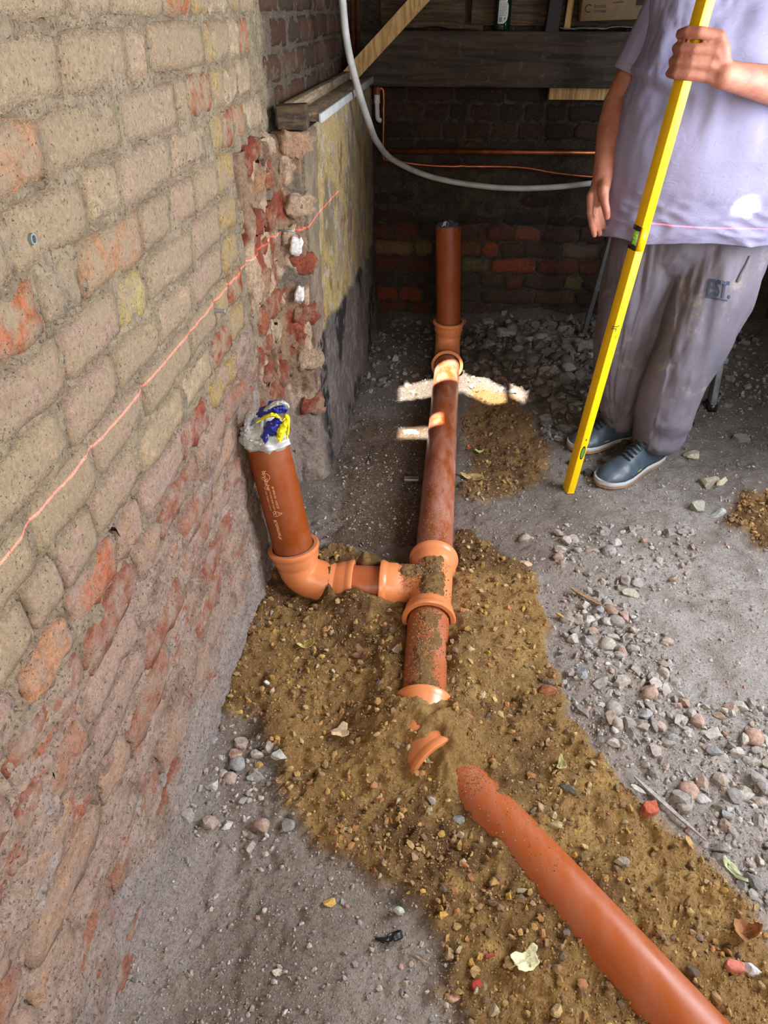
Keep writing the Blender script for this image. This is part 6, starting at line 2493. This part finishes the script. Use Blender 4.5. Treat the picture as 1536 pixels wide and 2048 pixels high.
for i, (px, py, w, d, r) in enumerate(((1145, 800, .07, .05, .2), (1170, 780, .06, .05, 1.0), (1110, 640, .10, .05, .1), (960, 690, .05, .04, .3), (1060, 800, .05, .04, .8), (1120, 760, .08, .05, .5),
                                       (1395, 850, .06, .05, .5), (1480, 880, .07, .05, .2), (1180, 830, .06, .05, .7), (1090, 840, .05, .04, .2), (1215, 925, .05, .045, .3), (1240, 945, .045, .04, 1.2),
                                       (1150, 930, .05, .04, .4), (1175, 950, .04, .035, .9), (975, 645, .06, .04, .2), (1250, 660, .08, .05, .9), (1040, 770, .06, .03, .1))):
    o_ = slab_bit(px, py, w, d, .02, PAL_D[i % 5], 'dark flat rubble piece in the dim back part of the floor', 'rubble_piece', 'rubble', r, (.15 * math.sin(i), .15 * math.cos(i)), 200 + i)
    o_.parent = floor
    for k in ('label', 'category'):
        del o_[k]
    o_.name = 'stone'

# splinters, plastic, metal
def splinter(a, b, w, t_, mat, label, name='wood_splinter', cat='splinter', lift=.006):
    A, B = ground_pt(*a, lift), ground_pt(*b, lift)
    d = (B - A).normalized()
    s_ = d.cross(Vector((0, 0, 1))).normalized()
    V = []
    for q, kw in ((A, .3), (A.lerp(B, .25), 1), (A.lerp(B, .7), .85), (B, .12)):
        for i, j in ((-1, -1), (1, -1), (1, 1), (-1, 1)):
            V.append(q + s_ * (i * w / 2 * kw) + Vector((0, 0, j * t_ / 2)))
    F = [(3, 2, 1, 0), (12, 13, 14, 15)]
    for k in range(3):
        o_ = k * 4
        F += [(o_, o_ + 1, o_ + 5, o_ + 4), (o_ + 1, o_ + 2, o_ + 6, o_ + 5), (o_ + 2, o_ + 3, o_ + 7, o_ + 6), (o_ + 3, o_, o_ + 4, o_ + 7)]
    return single(MB().add(V, F), name, mat, label, cat)


M['splint_grey'] = m_wood('grey_splinter', lin(170, 162, 154), lin(130, 122, 116), (20, 20, 20), False)
M['splint_brown'] = m_wood('brown_splinter', lin(158, 128, 98), lin(112, 88, 66), (20, 20, 20), False)
splinter((1268, 1553), (1412, 1682), .009, .005, M['splint_grey'], 'long grey wooden splinter across the gravel edge', lift=.012)
splinter((1142, 1176), (1212, 1216), .014, .005, M['splint_brown'], 'brown wooden splinter at the top of the gravel', lift=.016)
splinter((1112, 1226), (1142, 1243), .008, .005, M['wood'], 'small yellow wood chip where sand meets gravel', lift=.012)
splinter((1262, 1570), (1292, 1588), .012, .004, M['splint_grey'], 'short pale splinter by the head of the long one', lift=.016)
splinter((1372, 1672), (1386, 1700), .010, .006, M['wood'], 'stubby orange wood chip at the tail of the long splinter', lift=.014)
splinter((820, 1905), (862, 1930), .003, .002, M['splint_brown'], 'thin twig on the dust left of the sand', lift=.004, name='twig', cat='twig')
splinter((500, 1286), (520, 1290), .004, .003, M['splint_brown'], 'thin twig in the sand at the wall foot', lift=.004, name='twig', cat='twig')

q = ground_pt(790, 1872, .012)
root = empty('plastic_scrap', q, 'black ribbed plastic collar scrap with a torn tail', 'plastic')
mb = MB()
n = 26
V = []
for i in range(n):
    a = -2.4 + 4.6 * i / (n - 1)
    for z, rr in ((-.007, .0135), (-.004, .0145), (-.001, .0138), (.002, .0146), (.006, .0136)):
        V.append((math.cos(a) * rr, z, math.sin(a) * rr))
mb.add(V, [(i * 5 + j, i * 5 + j + 1, (i + 1) * 5 + j + 1, (i + 1) * 5 + j) for i in range(n - 1) for j in range(4)])
o_ = mb.build('collar', M['black'], root)
o_.rotation_euler = (.5, .1, .5)
o_.modifiers.new('s', 'SOLIDIFY').thickness = .0015
mb = MB().tube([(-.010, -.006, -.008), (-.022, -.004, -.011), (-.036, -.002, -.012)], [.006, .005, .002], 10, squash=[(.35, 1)] * 3)
mb.build('torn_tail', M['black'], root)
t_ = MB().box(ground_pt(823, 958, .008), (.052, .024, .010), Matrix.Rotation(.05, 3, 'Z'))
o_ = single(t_, 'metal_offcut', M['alu'], 'small grey rectangular metal offcut left of the long pipe', 'offcut')
bevel(o_, .002)
chunk(826, 866, .030, lin(206, 216, 222), 'pale plaster crumb in the sunlit strip left of the long pipe', 'plaster_crumb', 'rubble', 93, (1.3, .6, .4), rough=.2)

# wall plug and nail in the brickwork
q = Vector(on_x(441, 622, -.488))
single(MB().tube([q + Vector((-.03, 0, 0)), q + Vector((.010, 0, 0))], [.0045, .0045], 12), 'wall_plug', m_simple('grey_plug', lin(130, 130, 128), .6),
       'small grey wall plug sticking out of the brickwork below the red line', 'wall plug', smooth=False)
q = Vector(on_x(62, 478, -.4995))
pl_ = MB()
pl_.hollow([q + Vector((-.02, 0, 0)), q + Vector((.004, 0, 0))], .0070, .0045, 16)
single(pl_, 'wall_plug', m_simple('blue_grey_plug', lin(112, 122, 124), .5), 'grey-blue plug hole in the upper left bricks', 'wall plug', smooth=False)
q = Vector(on_y(560, 458, 2.075))
single(MB().tube([q + Vector((-.012, .03, 0)), q + Vector((.0, -.015, 0)), q + Vector((.045, -.02, .0))], [.003, .003, .003], 8), 'metal_tie', M['alu'],
       'thin metal tie lying across the broken end of the plinth', 'metal tie', smooth=True)
